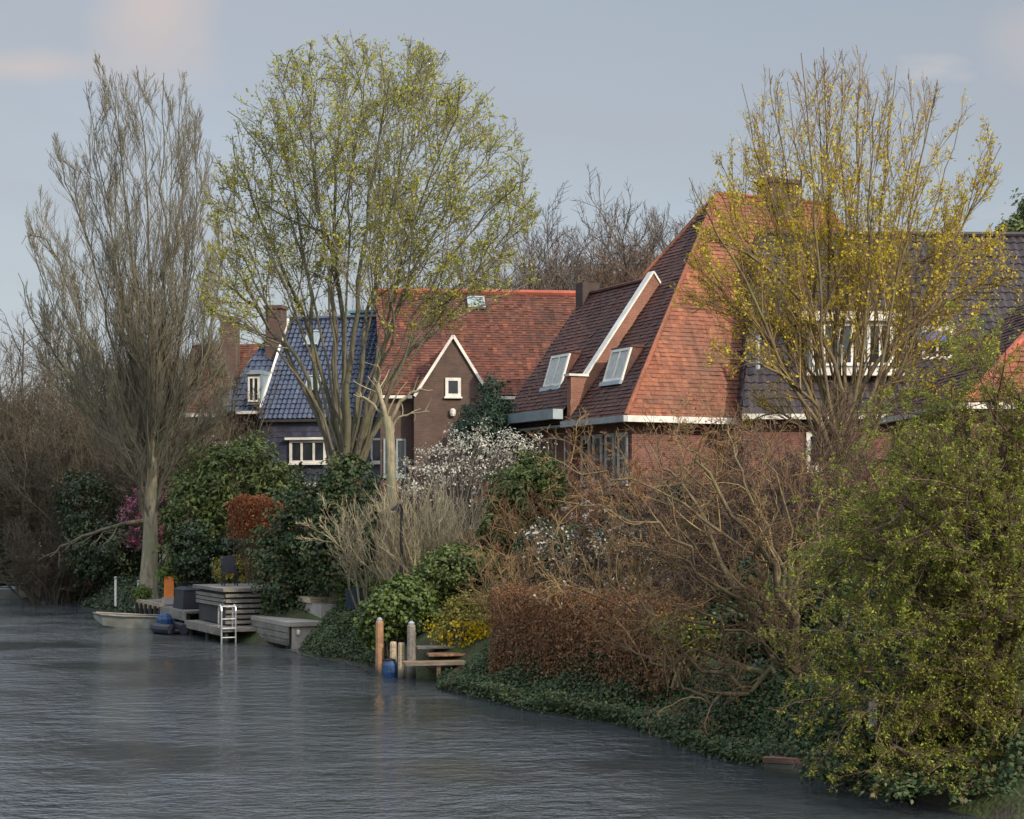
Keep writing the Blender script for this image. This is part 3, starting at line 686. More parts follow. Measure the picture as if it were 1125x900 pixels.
part('gutter', 'white', h, lambda q: q.box(PE, ex0-.1, 18.8, -.5, -.32, 6.95, 7.12))
d = part('dormer', 'greypaint', h, lambda q: q.box(PE, 9.7, 12.5, .6, 3.2, 8.2, 10.2))
part('fascia', 'white', d, lambda q: q.box(PE, 9.4, 12.8, .35, 3.3, 10.203, 10.5))
for k in range(3): window(d, PE, 9.75+k*.92, 10.6+k*.92, 8.75, 10.15, .6, -1, 2, 1, .10, sill=False)
part('balcony_ledge', 'white', d, lambda q: q.box(PE, 9.5, 12.7, .1, .55, 8.4, 8.62))
part('downpipe', 'zinc', h, lambda q: q.tube([PE(7.98, .35, 8.6), PE(7.98, .35, 9.7)], .08, 8))
d = part('dormer', 'greypaint', h, lambda q: q.box(PE, 13.45, 14.55, 1.0, 3.4, 8.9, 10.1))
window(d, PE, 13.5, 14.5, 9.0, 10.0, 1.0, -1, 2, 1, .09, sill=False)
part('awning', 'bluecloth', d, lambda q: q.hexa([PE(13.55, .55, 9.55), PE(14.2, .55, 9.55), PE(14.2, .92, 9.85), PE(13.55, .92, 9.85)], [PE(13.55, .55, 9.6), PE(14.2, .55, 9.6), PE(14.2, .92, 9.9), PE(13.55, .92, 9.9)]))
window(h, PE, 9.5, 10.5, 5.35, 6.55, .1, -1, 1, 1, .13)

# orange-roofed house at the right edge
PF = frame(10.6, 40.6, R(3))
h = empty('brick_house', PF(4, 3, 1.2), 'house at the right edge with a sunlit orange tile roof and pale gutter', 'house')
part('wall', 'brick_red', h, lambda q: q.box(PF, .3, 10, .3, 7.3, .6, 6.42))
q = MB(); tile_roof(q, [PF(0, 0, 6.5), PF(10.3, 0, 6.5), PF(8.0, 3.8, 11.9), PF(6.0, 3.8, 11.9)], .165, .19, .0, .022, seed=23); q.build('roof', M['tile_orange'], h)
q = MB(); tile_roof(q, [PF(0, 7.6, 6.5), PF(0, 0, 6.5), PF(6., 3.8, 11.9)], .165, .19, .0, .022, seed=24); tile_roof(q, [PF(10.3, 0, 6.5), PF(10.3, 7.6, 6.5), PF(8., 3.8, 11.9)], .165, .19, .0, .022, seed=25)  # shade of the canal-side slope is put into the tile colour
tile_roof(q, [PF(10.3, 7.6, 6.5), PF(0, 7.6, 6.5), PF(6., 3.8, 11.9), PF(8., 3.8, 11.9)], .165, .19, .0, .022, seed=26); q.build('roof', M['tile_dull_shade'], h)
part('gutter', 'white', h, lambda q: q.box(PF, -.05, 10.3, -.2, -.03, 6.4, 6.55)); part('gutter', 'greypaint', h, lambda q: q.box(PF, -.2, -.06, -.2, 7.6, 6.4, 6.55))
bars(h, 'ridge_tiles', [(PF(0, 0, 6.55), PF(6., 3.8, 11.95)), (PF(6., 3.8, 11.95), PF(8., 3.8, 11.95))], .10, M['ridge_red'])
window(h, PF, 1.5, 2.6, 3.6, 5.2, .3, -1, 2, 1)

exec_marker = 0
# ================================================================== VEGETATION
def tree(name, label, cat, base, stems, srad, barkm, twigm, levels, leaves=None, group=None, m0=8, seed=0, trunk=None, env=None, tw_m=3, limbm=None):
    """stems (N,K,3) main limbs; levels: list of kids() argument dicts; leaves: dict(n, size, mat, ...)"""
    rng = np.random.default_rng(seed)
    root = empty(name, base, label, cat, group)
    V, Q = tubes(stems, srad, m0); mesh_np('limbs' if trunk is not None else 'trunk', V, [Q], limbm or barkm, root, smooth=True)
    for tp, tr_ in (trunk or []):
        V, Q = tubes(tp[None], tr_[None], 10); mesh_np('trunk', V, [Q], barkm, root, smooth=True)
    P, Rd = stems, srad; tw = []; P_all = []
    for i, lv in enumerate(levels):
        P, Rd = kids(rng, P, Rd, env=env, **lv)
        ok = P[:, :, 2].min(1) > .15; P, Rd = P[ok], Rd[ok]
        tw.append(tubes(P, Rd, 4 if i == 0 else tw_m)); P_all.append(P)
    V, Q = merge(tw); mesh_np('branches', V, [Q], twigm, root, smooth=False)
    for lf in ([leaves] if isinstance(leaves, dict) else (leaves or [])):
        src = P_all[lf.get('lvl', -1)]
        pos = on_twigs(rng, src, lf['n'], lf.get('t0', .15), lf.get('off', .04), lf.get('frac', 1.))
        if 'keep' in lf: pos = pos[lf['keep'](pos, rng)]
        n = len(pos)
        V, Q = leaf_geo(rng, pos, rnor(rng, n, lf.get('up', .6)), rng.uniform(*lf['size'], n), lf.get('wr', .6), lf.get('hang', 0))
        mesh_np(lf.get('name', 'foliage'), V, [Q], lf['mat'], root)
    return root
def taper(N, K, r0, r1, pw=1.):
    f = np.linspace(0, 1, K)[None]**pw
    return np.asarray(r0).reshape(-1, 1)*(1-f)+np.asarray(r1).reshape(-1, 1)*f

# --- tall bare fastigiate tree on the left
rng = np.random.default_rng(11); Y0 = 65.5
limbs = [[(166,560),(162,500),(155,400),(145,280),(130,150),(112,72)], [(167,560),(166,480),(168,380),(162,250),(155,140),(150,72)], [(168,555),(172,480),(178,380),(185,260),(195,150),(203,80)],
 [(166,545),(150,470),(128,390),(105,300),(80,220),(64,165)], [(167,545),(180,480),(195,400),(208,300),(215,200),(210,110)], [(166,540),(140,480),(105,420),(70,370),(40,300),(32,240)],
 [(165,550),(155,450),(140,350),(122,250),(105,160),(94,90)], [(168,550),(176,430),(182,330),(180,220),(178,130),(180,80)], [(168,535),(195,480),(222,420),(236,350),(240,290),(236,230)],
 [(166,540),(130,450),(90,360),(62,290),(45,260),(24,268)], [(166,520),(158,430),(150,330),(140,230),(125,150),(128,95)], [(168,530),(185,450),(200,360),(203,270),(200,190),(215,150)],
 [(166,590),(156,540),(138,500),(112,460),(98,420),(90,380)], [(167,585),(180,535),(200,500),(222,465),(232,430),(236,395)], [(166,520),(150,470),(120,430),(95,390),(88,340),(84,300)], [(168,515),(182,470),(205,430),(222,390),(226,340),(228,300)], [(167,500),(160,450),(150,410),(132,370),(126,320),(124,270)], [(168,500),(176,440),(186,400),(195,350),(192,300),(195,250)], [(166,530),(140,500),(100,470),(75,430),(62,390),(55,350)],
 [(166,550),(120,490),(85,445),(55,400),(35,350),(20,300)], [(168,545),(200,500),(235,465),(255,420),(262,370),(255,330)], [(167,550),(160,470),(148,380),(128,290),(112,215),(85,180)]]
limbs = [[(166+(x-166)*.35*k/5*0+(p[0]-166)*0, 0) for k, p in enumerate(l)] if False else [(p[0], p[1]-sh*(1-j/5)) for j, p in enumerate(l)] for l, sh in zip(limbs, np.random.default_rng(7).uniform(-10, 35, len(limbs)))]
limbs = [[(166+(l[0][0]-166)*.3, l[0][1])]+l[1:] for l in limbs]
st = np.stack([stem_px(rng, l, Y0, 1.6, 16, .06) for l in limbs]); sr = taper(len(limbs), 16, rng.uniform(.045, .095, len(limbs)), .012, .7)
tp = spline([px(162, 668, Y0), px(163, 645, Y0), px(165, 600, Y0), px(166, 560, Y0), px(167, 500, Y0), px(166, 400, Y0), px(165, 300, Y0)], 14)
tr_ = np.interp(np.linspace(0, 1, 14), [0, .1, .3, .6, 1], [.52, .38, .30, .22, .06])
fork = spline([px(163, 640, Y0), px(153, 590, Y0-.4), px(150, 540, Y0-.4), px(143, 480, Y0-.3), px(130, 400, Y0), px(112, 330, Y0)], 12)
env = ell_env([(px(x, y, Y0), (rx*Y0/F_PX, ry, rz*Y0/F_PX)) for x, y, rx, rz, ry in ((152, 276, 70, 222, 2.8), (112, 165, 30, 108, 1.8), (198, 178, 27, 108, 1.8), (152, 160, 40, 100, 1.8), (68, 356, 44, 216, 2.4), (208, 330, 42, 225, 2.4), (148, 430, 108, 135, 3.2), (32, 345, 20, 115, 2.))])
tree('bare_tree', 'tall narrow bare tree with a pale trunk and upswept twigs at the left', 'tree', (*px(162, 668, Y0)[:2], .9), st, sr, M['bark_pale'], M['tw_olive'],
     [dict(n=22, tr=(.05, .96), ang=(30, 8), lr=.30, rr=.45, K=7, wob=.05, trop=.9, rmin=.013, lfall=.5),
      dict(n=11, tr=(.12, .97), ang=(27, 8), lr=.5, rr=.5, K=5, wob=.05, trop=.8, rmin=.008, lfall=.5),
      dict(n=7, tr=(.15, .97), ang=(25, 8), lr=.55, rr=.6, K=4, wob=.05, trop=.4, rmin=.007, lfall=.5)],
     seed=12, env=env, limbm=M['bark_olive'], trunk=[(tp, tr_)])

# --- the leafing middle tree
Y0 = 52.0; rng = np.random.default_rng(21)
limbs = [[(374,530),(358,470),(335,415),(305,355),(270,290),(240,205)], [(372,530),(352,450),(345,380),(338,300),(320,200),(295,120)], [(378,530),(371,430),(367,340),(368,250),(372,150),(380,65)],
 [(381,530),(384,430),(392,340),(402,250),(418,150),(430,75)], [(383,530),(394,430),(405,340),(420,260),(448,180),(478,105)], [(386,530),(408,440),(428,370),(455,300),(500,220),(540,160)],
 [(388,528),(418,460),(440,400),(470,345),(520,300),(580,262)], [(374,525),(350,460),(310,380),(280,340),(245,310),(222,290)], [(380,525),(378,420),(372,320),(350,230),(340,140),(335,85)], [(387,528),(412,440),(425,350),(445,270),(475,200),(515,125)],
 [(386,528),(402,460),(418,405),(432,360),(425,280),(455,100)], [(376,528),(362,440),(330,340),(290,250),(262,180),(255,150)], [(386,520),(420,430),(470,370),(520,340),(555,325),(590,300)], [(388,520),(425,420),(470,320),(520,250),(560,210),(582,195)], [(384,500),(410,400),(440,290),(475,190),(500,130),(505,95)], [(388,520),(425,440),(480,350),(530,290),(570,245),(592,235)], [(376,500),(358,400),(335,290),(300,190),(270,140),(250,122)], [(380,500),(380,380),(382,260),(390,160),(400,90),(408,58)], [(378,500),(366,380),(356,260),(345,160),(340,100),(345,62)], [(384,500),(400,390),(420,270),(440,160),(452,100),(460,75)], [(374,500),(345,400),(310,310),(272,240),(245,190),(232,170)], [(376,520),(340,430),(290,370),(255,345),(235,340),(215,330)]]
st = np.stack([stem_px(rng, l, Y0, 2.2, 16, .05) for l in limbs]); sr = taper(len(limbs), 16, np.where(np.arange(len(limbs)) < 13, rng.uniform(.09, .14, len(limbs)), .05), .012, .65)
tp = spline([px(380, 676, Y0), px(380, 640, Y0), px(381, 580, Y0), px(381, 530, Y0), px(381, 500, Y0)], 10)
tr_ = np.interp(np.linspace(0, 1, 10), [0, .2, .7, 1], [.62, .48, .46, .30])
env = ell_env([(px(405, 222, Y0), (5.2, 4.6, 4.95)), (px(510, 290, Y0), (2.4, 3, 2.6)), (px(300, 290, Y0), (2.3, 3, 3.0)), (px(480, 190, Y0), (2.0, 3, 2.6)), (px(380, 470, Y0), (1.6, 2, 2.2))])
tree('leafing_tree', 'large round-crowned tree with sparse lime leaves and many splayed stems', 'tree', (*px(380, 676, Y0)[:2], 1.), st, sr, M['bark_plane'], M['tw_olive'],
     [dict(n=15, tr=(.36, .97), ang=(36, 10), lr=.30, rr=.48, K=7, wob=.08, trop=.3, rmin=.014, lfall=.4),
      dict(n=9, tr=(.15, .97), ang=(36, 12), lr=.50, rr=.52, K=6, wob=.09, trop=.2, rmin=.010, lfall=.45),
      dict(n=5, tr=(.2, .97), ang=(38, 12), lr=.55, rr=.6, K=4, wob=.1, trop=.15, rmin=.007, lfall=.4)],
     dict(n=30000, frac=.6, size=(.06, .135), mat=M['lf_lime'], wr=.48, up=.4, off=.05), seed=22, limbm=M['bark_olive'], trunk=[(tp, tr_)], env=env)

# --- yellow-leaved tree at right
Y0 = 38.0; rng = np.random.default_rng(31)
tips = [(757,195),(790,175),(815,92),(845,75),(880,58),(905,52),(945,60),(985,72),(1030,88),(1055,130),(1100,160),(760,290),(1108,250),(865,90),(925,75),(965,100),(1010,120),(830,130),(1075,210),(900,110),(780,330),(1100,330)]
limbs = []
for k, (x, y) in enumerate(tips):
    bx = 926+rng.uniform(-9, 9); f = (x-926)
    limbs.append([(bx+f*.02, 560), (bx+f*.10, 500), (926+f*.34+rng.uniform(-6, 6), 410), (926+f*.58+rng.uniform(-8, 8), 300+(y-90)*.3), (926+f*.8, 190+(y-90)*.65), (x, y)])
limbs += [[(926, 520), (915, 470), (880, 430), (845, 405), (815, 395), (790, 400)], [(926, 510), (940, 460), (985, 415), (1030, 390), (1070, 385), (1105, 400)], [(927, 530), (935, 480), (965, 450), (1005, 435), (1040, 440), (1065, 455)], [(925, 530), (910, 490), (880, 465), (855, 455), (830, 460), (805, 475)], [(926, 480), (900, 420), (860, 370), (820, 340), (785, 330), (760, 345)], [(927, 480), (950, 420), (1000, 360), (1050, 325), (1085, 310), (1120, 320)], [(926, 480), (930, 400), (960, 330), (1010, 290), (1060, 270), (1100, 280)], [(926, 480), (915, 400), (870, 320), (820, 280), (785, 265), (765, 270)]]
st = np.stack([stem_px(rng, l, Y0, 1.5, 16, .03) for l in limbs]); sr = taper(len(limbs), 16, rng.uniform(.045, .08, len(limbs)), .008, .75)
tp = spline([px(926, 706, Y0), px(926, 660, Y0), px(925, 600, Y0), px(927, 545, Y0), px(927, 500, Y0)], 10); tr_ = np.linspace(.36, .2, 10)
def low(pos, r):
    ypx = YH-(pos[:, 2]-HCAM)*F_PX/pos[:, 1]
    return r.uniform(0, 1, len(pos)) < np.interp(ypx, [80, 150, 250, 340, 430, 520], [.05, .42, .9, .55, .45, .3])
env = ell_env([(px(x, y, Y0), (rx*Y0/F_PX, 3., rz*Y0/F_PX)) for x, y, rx, rz in ((930, 265, 110, 212), (850, 280, 92, 215), (1015, 290, 88, 215), (930, 350, 195, 172))])
tree('yellow_leaved_tree', 'fan-shaped tree with sparse yellow leaves and bare twig tips', 'tree', (*px(926, 706, Y0)[:2], 1.2), st, sr, M['bark_ochre'], M['tw_ochre'],
     [dict(n=13, tr=(.33, .96), ang=(22, 7), lr=.28, rr=.5, K=6, wob=.03, trop=.35, rmin=.008, lfall=.4),
      dict(n=8, tr=(.15, .97), ang=(24, 9), lr=.50, rr=.55, K=5, wob=.04, trop=.25, rmin=.0055, lfall=.4),
      dict(n=4, tr=(.25, .97), ang=(28, 10), lr=.55, rr=.6, K=4, wob=.05, trop=.1, rmin=.0045, lfall=.4)],
     dict(n=40000, frac=.6, size=(.04, .095), mat=M['lf_yellow'], wr=.65, up=.4, off=.04, keep=low), seed=32, trunk=[(tp, tr_)], env=env)

# --- big green willow-like tree leaning over the water, right foreground
Y0 = 24.6; rng = np.random.default_rng(41)
tips = [(895,640,.3),(930,610,.8),(965,570,1.2),(1005,530,.5),(1045,490,0),(1085,465,-.5),(1130,465,0),(1180,480,0),(900,700,-.4),(905,770,-.8),(925,800,-1),(960,720,-1.2),(1010,600,-1),(1060,560,-1),(1110,600,-1.2),(1000,800,-1.2),(1060,760,-1.2),(1150,700,-1),(1030,540,1.5),(950,650,1.5),(1080,680,-1.4),(1130,800,-1.3),(1150,880,-1.6),(1075,875,-1.6),(1010,865,-1.5),(950,850,-1.3),(960,590,-.6)]
limbs = []
for (x, y, e) in tips:
    bx, by = 1105+rng.uniform(-15, 15), 850
    limbs.append([px(bx, by, Y0), px(bx+(x-bx)*.12, by-(by-y)*.45-20, Y0+e*.2), px(bx+(x-bx)*.42, y-25+rng.uniform(-15, 15)+(by-y)*.18, Y0+e*.6), px(bx+(x-bx)*.75, y-28, Y0+e*.9), px(x, y, Y0+e)])
st = np.stack([spline(l, 14) for l in limbs]); st[:, 2:-1] += rng.normal(0, .03, st[:, 2:-1].shape); sr = taper(len(limbs), 14, rng.uniform(.05, .10, len(limbs)), .008, .8)
tree('willow_tree', 'wide lime-green tree with drooping leafy branches overhanging the water, in the right foreground', 'tree', (*px(1105, 850, Y0)[:2], .3), st, sr, M['bark_brown'], M['tw_brown'],
     [dict(n=18, tr=(.25, .97), flat=.25, ang=(46, 14), lr=.32, rr=.45, K=7, wob=.11, trop=.02, rmin=.007, lfall=.35),
      dict(n=10, tr=(.15, .97), flat=.3, ang=(45, 14), lr=.45, rr=.55, K=6, wob=.12, trop=-.15, rmin=.0045, lfall=.35),
      dict(n=4, tr=(.2, .97), ang=(40, 14), lr=.5, rr=.6, K=4, wob=.12, trop=-.4, rmin=.003, lfall=.3)],
     dict(n=120000, frac=.55, size=(.02, .062), mat=M['lf_willow'], wr=.5, up=1.1, off=.018), seed=42)

# --- gnarled ochre-twigged shrub tree
Y0 = 29.2; rng = np.random.default_rng(51)
limbs = [[(879,760),(870,735),(835,711),(786,677),(745,663),(700,648)], [(879,760),(868,715),(855,687),(845,643),(842,600),(850,545)], [(880,760),(876,722),(872,670),(890,615),(900,560),(905,520)], [(876,762),(840,750),(783,740),(742,705),(700,664),(655,630)],
 [(878,760),(860,700),(817,640),(790,650),(752,619),(687,581)], [(878,760),(862,690),(850,600),(821,536),(800,490),(790,450)], [(879,760),(850,700),(800,640),(770,570),(740,520),(700,490)], [(878,760),(840,690),(780,620),(720,580),(660,560),(610,550)],
 [(876,762),(830,735),(770,720),(730,735),(700,720),(670,700)], [(879,760),(868,680),(830,600),(790,540),(760,500),(740,465)], [(877,762),(850,740),(800,770),(760,765),(735,720),(720,690)], [(880,760),(880,700),(862,640),(870,580),(850,520),(830,470)], [(878,762),(845,720),(790,690),(720,690),(660,660),(600,640)], [(878,760),(850,660),(800,590),(720,540),(660,520),(620,505)]]
st = np.stack([stem_px(rng, l, Y0, 1.1, 16, .07) for l in limbs]); sr = taper(len(limbs), 16, rng.uniform(.04, .085, len(limbs)), .007, .85)
tree('gnarled_tree', 'leafless gnarled tree with twisting ochre branches spreading over the bank', 'tree', (*px(878, 775, Y0)[:2], .7), st, sr, M['bark_ochre'], M['tw_ochre'],
     [dict(n=11, tr=(.2, .97), ang=(48, 16), lr=.27, rr=.5, K=8, wob=.22, trop=.35, rmin=.008, lfall=.35),
      dict(n=8, tr=(.2, .97), ang=(45, 16), lr=.5, rr=.5, K=6, wob=.22, trop=.2, rmin=.0045, lfall=.35),
      dict(n=5, tr=(.25, .97), ang=(42, 16), lr=.5, rr=.6, K=4, wob=.2, trop=.1, rmin=.004, lfall=.3)],
     dict(n=2600, size=(.03, .07), mat=M['lf_rust'], wr=.6, up=.3, off=.02), seed=52)

# --- pruned pale tree (pollard) with stub branches
Y0 = 48.0; rng = np.random.default_rng(61)
limbs = [[(430,560),(429,500),(424,458),(417,435),(415,420)], [(426,470),(436,448),(446,436),(456,430),(465,428)], [(424,462),(415,450),(405,440),(398,436),(395,430)], [(430,480),(434,462),(445,456),(458,453),(472,452)], [(428,470),(418,440),(414,425),(418,412),(414,400)]]
st = np.stack([stem_px(rng, l, Y0, .25, 12, .015) for l in limbs]); sr = taper(5, 12, [.11, .06, .05, .04, .05], [.04, .03, .02, .015, .015])
tp = spline([px(431, 690, Y0), px(431, 640, Y0), px(430, 560, Y0), px(429, 490, Y0), px(425, 458, Y0)], 12)
tree('pruned_tree', 'pale hard-pruned trunk with short stub branches beside the white blossom', 'tree', (*px(431, 690, Y0)[:2], 1.), st, sr, M['bark_pale'], M['tw_buff'],
     [dict(n=4, tr=(.4, .97), ang=(50, 14), lr=.35, rr=.4, K=5, wob=.12, trop=.3, rmin=.012, lfall=.3)], seed=62, trunk=[(tp, np.array([.20, .17, .165, .15, .155, .14, .15, .135, .14, .13, .145, .15]))])

# --- generic leafy shrub
def shrub(name, label, cat, ells, n_clump, per, size, lm, tm, clump=.35, seed=0, group=None, wr=.55, up=.5, shell=(.72, 1.02), zmin=.3, extra=None, stems=24, base=None, flat=.7, leafname='foliage'):
    rng = np.random.default_rng(seed)
    ells = [(np.asarray(c, float), np.asarray(r, float)) for c, r in ells]
    ar = np.array([r[0]*r[1]+r[0]*r[2]+r[1]*r[2] for _, r in ells]); ar /= ar.sum()
    C_, N_ = [], []
    for (c, r), a in zip(ells, ar):
        n = max(4, int(n_clump*a)); d = nrm(rng.normal(size=(n, 3)))
        rs = rng.uniform(*shell, (n, 1)); rs = np.where(rng.uniform(0, 1, (n, 1)) < .10, rng.uniform(1.02, 1.28, (n, 1)), rs); lump = 1+.10*np.sin(d[:, :1]*5+c[0])*np.sin(d[:, 2:]*6+c[1]); p = c+d*r*rs*lump; nn = nrm(d/r)
        ok = p[:, 2] > zmin
        for c2, r2 in ells:
            if c2 is c: continue
            ok &= (((p-c2)/r2)**2).sum(1) > .55
        C_.append(p[ok]); N_.append(nn[ok])
    C_ = np.concatenate(C_); N_ = np.concatenate(N_); n = len(C_)
    k = np.repeat(np.arange(n), per); cs = rng.uniform(.4, 1.45, n)[k][:, None]
    off = nrm(rng.normal(size=(len(k), 3)))*rng.uniform(0, 1, (len(k), 1))**.5*clump*cs; off[:, 2] *= flat
    pos = C_[k]+off
    nor = nrm(N_[k]*.8+off/clump*.5+rng.normal(size=off.shape)*.55+np.array([0, 0, up]))
    b0 = np.asarray(base if base is not None else [ells[0][0][0], ells[0][0][1], 0]).astype(float); b0[2] = float(ground_z(b0[0], b0[1]))
    root = empty(name, b0, label, cat, group)
    sel = rng.choice(n, min(stems, n), replace=False)
    s0 = b0+np.concatenate([rng.normal(0, .25, (len(sel), 2)), np.full((len(sel), 1), -.1)], 1)
    f = np.linspace(0, 1, 8)[None, :, None]
    mid = s0+(C_[sel]-s0)*np.array([.25, .25, .6])
    P = (1-f)**2*s0[:, None]+2*f*(1-f)*mid[:, None]+f*f*C_[sel][:, None]
    V, Q = tubes(P, taper(len(sel), 8, np.full(len(sel), .035), .012), 5); mesh_np('stems', V, [Q], tm, root, smooth=True)
    V, Q = leaf_geo(rng, pos, nor, rng.uniform(*size, len(pos)), wr)
    mesh_np(leafname, V, [Q], lm, root)
    if extra:
        kk = rng.integers(0, n, extra['n']); 
        if 'keep' in extra: kk = kk[extra['keep'](C_[kk])]
        pos = C_[kk]+N_[kk]*clump*.5+rng.normal(0, clump*.4, (len(kk), 3))
        V, Q = leaf_geo(rng, pos, nrm(N_[kk]+rng.normal(size=(len(kk), 3))*.5), rng.uniform(*extra['size'], len(kk)), .8); mesh_np('blossom', V, [Q], extra['mat'], root)
    return root
def E(x, y, Y, rx, rz, ry=None):        # ellipsoid seen at pixel x,y with pixel radii rx, rz
    k = Y/F_PX
    return (px(x, y, Y), (rx*k, (ry if ry else rx*k*.8), rz*k))
def twigs(name, label, cat, base, n, height, spread, levels, tm, K=8, wob=.1, trop=.5, r=.03, rb=.25, leaves=None, seed=0, group=None, lean=(0, 0), env=None, barkm=None, tw_m=3):
    rng = np.random.default_rng(seed); b0 = np.array([base[0], base[1], float(ground_z(base[0], base[1]))-.05])
    a = rng.uniform(0, 2*np.pi, n); q = np.sqrt(rng.uniform(0, 1, n))
    st0 = b0+np.stack([np.cos(a)*q*rb, np.sin(a)*q*rb, np.zeros(n)], 1)
    di = np.stack([np.cos(a)*q*spread+lean[0], np.sin(a)*q*spread+lean[1], np.ones(n)], 1)
    P, Rd = paths(rng, st0, di, height*rng.uniform(.7, 1.15, n), np.full(n, r)*rng.uniform(.7, 1.3, n), np.full(n, r*.3), K, wob, trop, env)
    return tree(name, label, cat, b0, P, Rd, barkm or tm, tm, levels, leaves, group, 5, seed+1, env=env, tw_m=tw_m)
def gnd(x, Y): return ((x-CX)*Y/F_PX, Y)
LV = lambda n, ang, lr, K, wob, trop, rmin, t0=.25, lf=.4: dict(n=n, tr=(t0, .97), ang=(ang, 11), lr=lr, rr=.55, K=K, wob=wob, trop=trop, rmin=rmin, lfall=lf)

# left bank planting
shrub('laurel_bush', 'big glossy green laurel bush in front of the blue house', 'bush', [E(262, 535, 62, 52, 50), E(222, 560, 62, 40, 50), E(300, 560, 62, 30, 45), E(215, 600, 62, 34, 40)], 520, 42, (.13, .26), M['lf_laurel'], M['bark_dark'], .42, 101, wr=.42, stems=40)
shrub('dark_shrub', 'dark evergreen shrub under the laurel bush beside the pink blossom', 'shrub', [E(215, 605, 60.5, 26, 34), E(262, 615, 60, 30, 32)], 200, 40, (.10, .18), M['lf_dark'], M['bark_dark'], .35, 102)
shrub('pink_shrub', 'pink flowering shrub behind the pale bare trunk', 'shrub', [E(160, 572, 69, 24, 26), E(190, 570, 68.5, 20, 34)], 160, 26, (.07, .14), M['lf_dark'], M['bark_dark'], .35, 103, extra=dict(n=1900, size=(.09, .17), mat=M['lf_pink']))
shrub('ivy_hedge', 'tall dark ivy-clad hedge around the foot of the leafing tree', 'hedge', [E(340, 575, 53.6, 40, 52, 1.2), E(310, 630, 54, 30, 50, 1.2), E(372, 590, 51.6, 40, 70, .9), E(392, 560, 51.8, 26, 50, .8), E(379, 535, 51.4, 24, 34, .5), E(379, 540, 52.6, 22, 40, .5), E(345, 655, 53.2, 44, 36, .9)], 720, 42, (.08, .15), M['lf_ivy'], M['bark_dark'], .38, 104, wr=.85)
shrub('small_green_bush', 'low bright green bush behind the orange board', 'bush', [E(192, 630, 61, 18, 10)], 60, 40, (.12, .24), M['lf_grass'], M['bark_dark'], .22, 106, wr=.25, stems=8)
shrub('small_green_bush', 'tiny yellow-green tuft at the foot of the pale bare trunk', 'bush', [E(156, 651, 64, 9, 7)], 30, 30, (.12, .22), M['lf_grass'], M['bark_dark'], .15, 107, wr=.25, stems=6)
shrub('yellow_shrub', 'yellow-green shrub behind the slatted deck', 'shrub', [E(262, 632, 58, 24, 16), E(250, 625, 58, 14, 12)], 120, 34, (.07, .13), M['lf_olive'], M['bark_brown'], .22, 108)
shrub('dark_shrub', 'dark evergreen mass on the far bank left of the pale bare trunk', 'shrub', [E(120, 605, 74, 40, 34), E(150, 590, 74, 26, 40), E(95, 560, 75, 30, 40)], 300, 36, (.12, .22), M['lf_dark'], M['bark_dark'], .5, 109)
shrub('dark_shrub', 'dark evergreen shrub at the left edge of the photo', 'shrub', [E(-5, 600, 82, 30, 50), E(10, 540, 83, 18, 30)], 160, 36, (.14, .24), M['lf_dark'], M['bark_dark'], .5, 110)
bl = [('brown leafless thicket at the far left edge', 20, 86, 8.0, .45), ('brown leafless thicket second from the left edge', 65, 82, 8.5, .5), ('brown leafless thicket touching the tall bare tree', 110, 78, 8.0, .5), ('low brown leafless thicket beside the far landing', 60, 76, 5.0, .6), ('tall brown leafless thicket behind the tall bare tree', 150, 84, 9.0, .4), ('tall grey leafless thicket above the dark shrub at the left edge', 0, 90, 9.5, .4), ('tall grey leafless thicket above the far landing', 90, 88, 10.5, .4), ('brown leafless thicket between tall bare tree and laurel', 212, 72, 7.5, .35)]
for k, (lb, x, Y, hgt, sp) in enumerate(bl):
    twigs('bare_shrub', lb, 'shrub', gnd(x, Y), 30, hgt, sp, [LV(13, 34, .34, 6, .12, .25, .015), LV(8, 36, .5, 5, .12, .2, .011), LV(4, 36, .5, 4, .12, .1, .009)], M['tw_thicket'], r=.06, rb=.8, wob=.08, seed=120+k, group='leafless thickets on the left bank')
twigs('small_bare_tree', 'small bare tree silhouetted against the sky at the left edge', 'tree', gnd(38, 96), 5, 13.5, .28, [LV(10, 36, .36, 6, .1, .25, .022), LV(6, 36, .5, 5, .1, .2, .015), LV(4, 36, .5, 4, .1, .1, .012)], M['tw_dark'], r=.13, rb=.3, wob=.05, seed=140)
# horizontal pale dead branch
rng = np.random.default_rng(145)
st = np.stack([stem_px(rng, [(158,572),(140,575),(120,580),(95,588),(70,600),(55,612)], 68, .6, 12, .03)])
tree('leaning_tree', 'low leaning leafless tree reaching left over the water', 'tree', (*px(160, 660, 68)[:2], .9), st, taper(1, 12, [.10], [.03]), M['bark_olive'], M['tw_olive'],
     [LV(9, 40, .3, 6, .12, .1, .012), LV(5, 40, .5, 5, .12, 0, .009)], seed=146, trunk=[(spline([px(160, 660, 68), px(160, 620, 68), px(159, 572, 68), px(150, 538, 68)], 10), np.linspace(.14, .08, 10))])

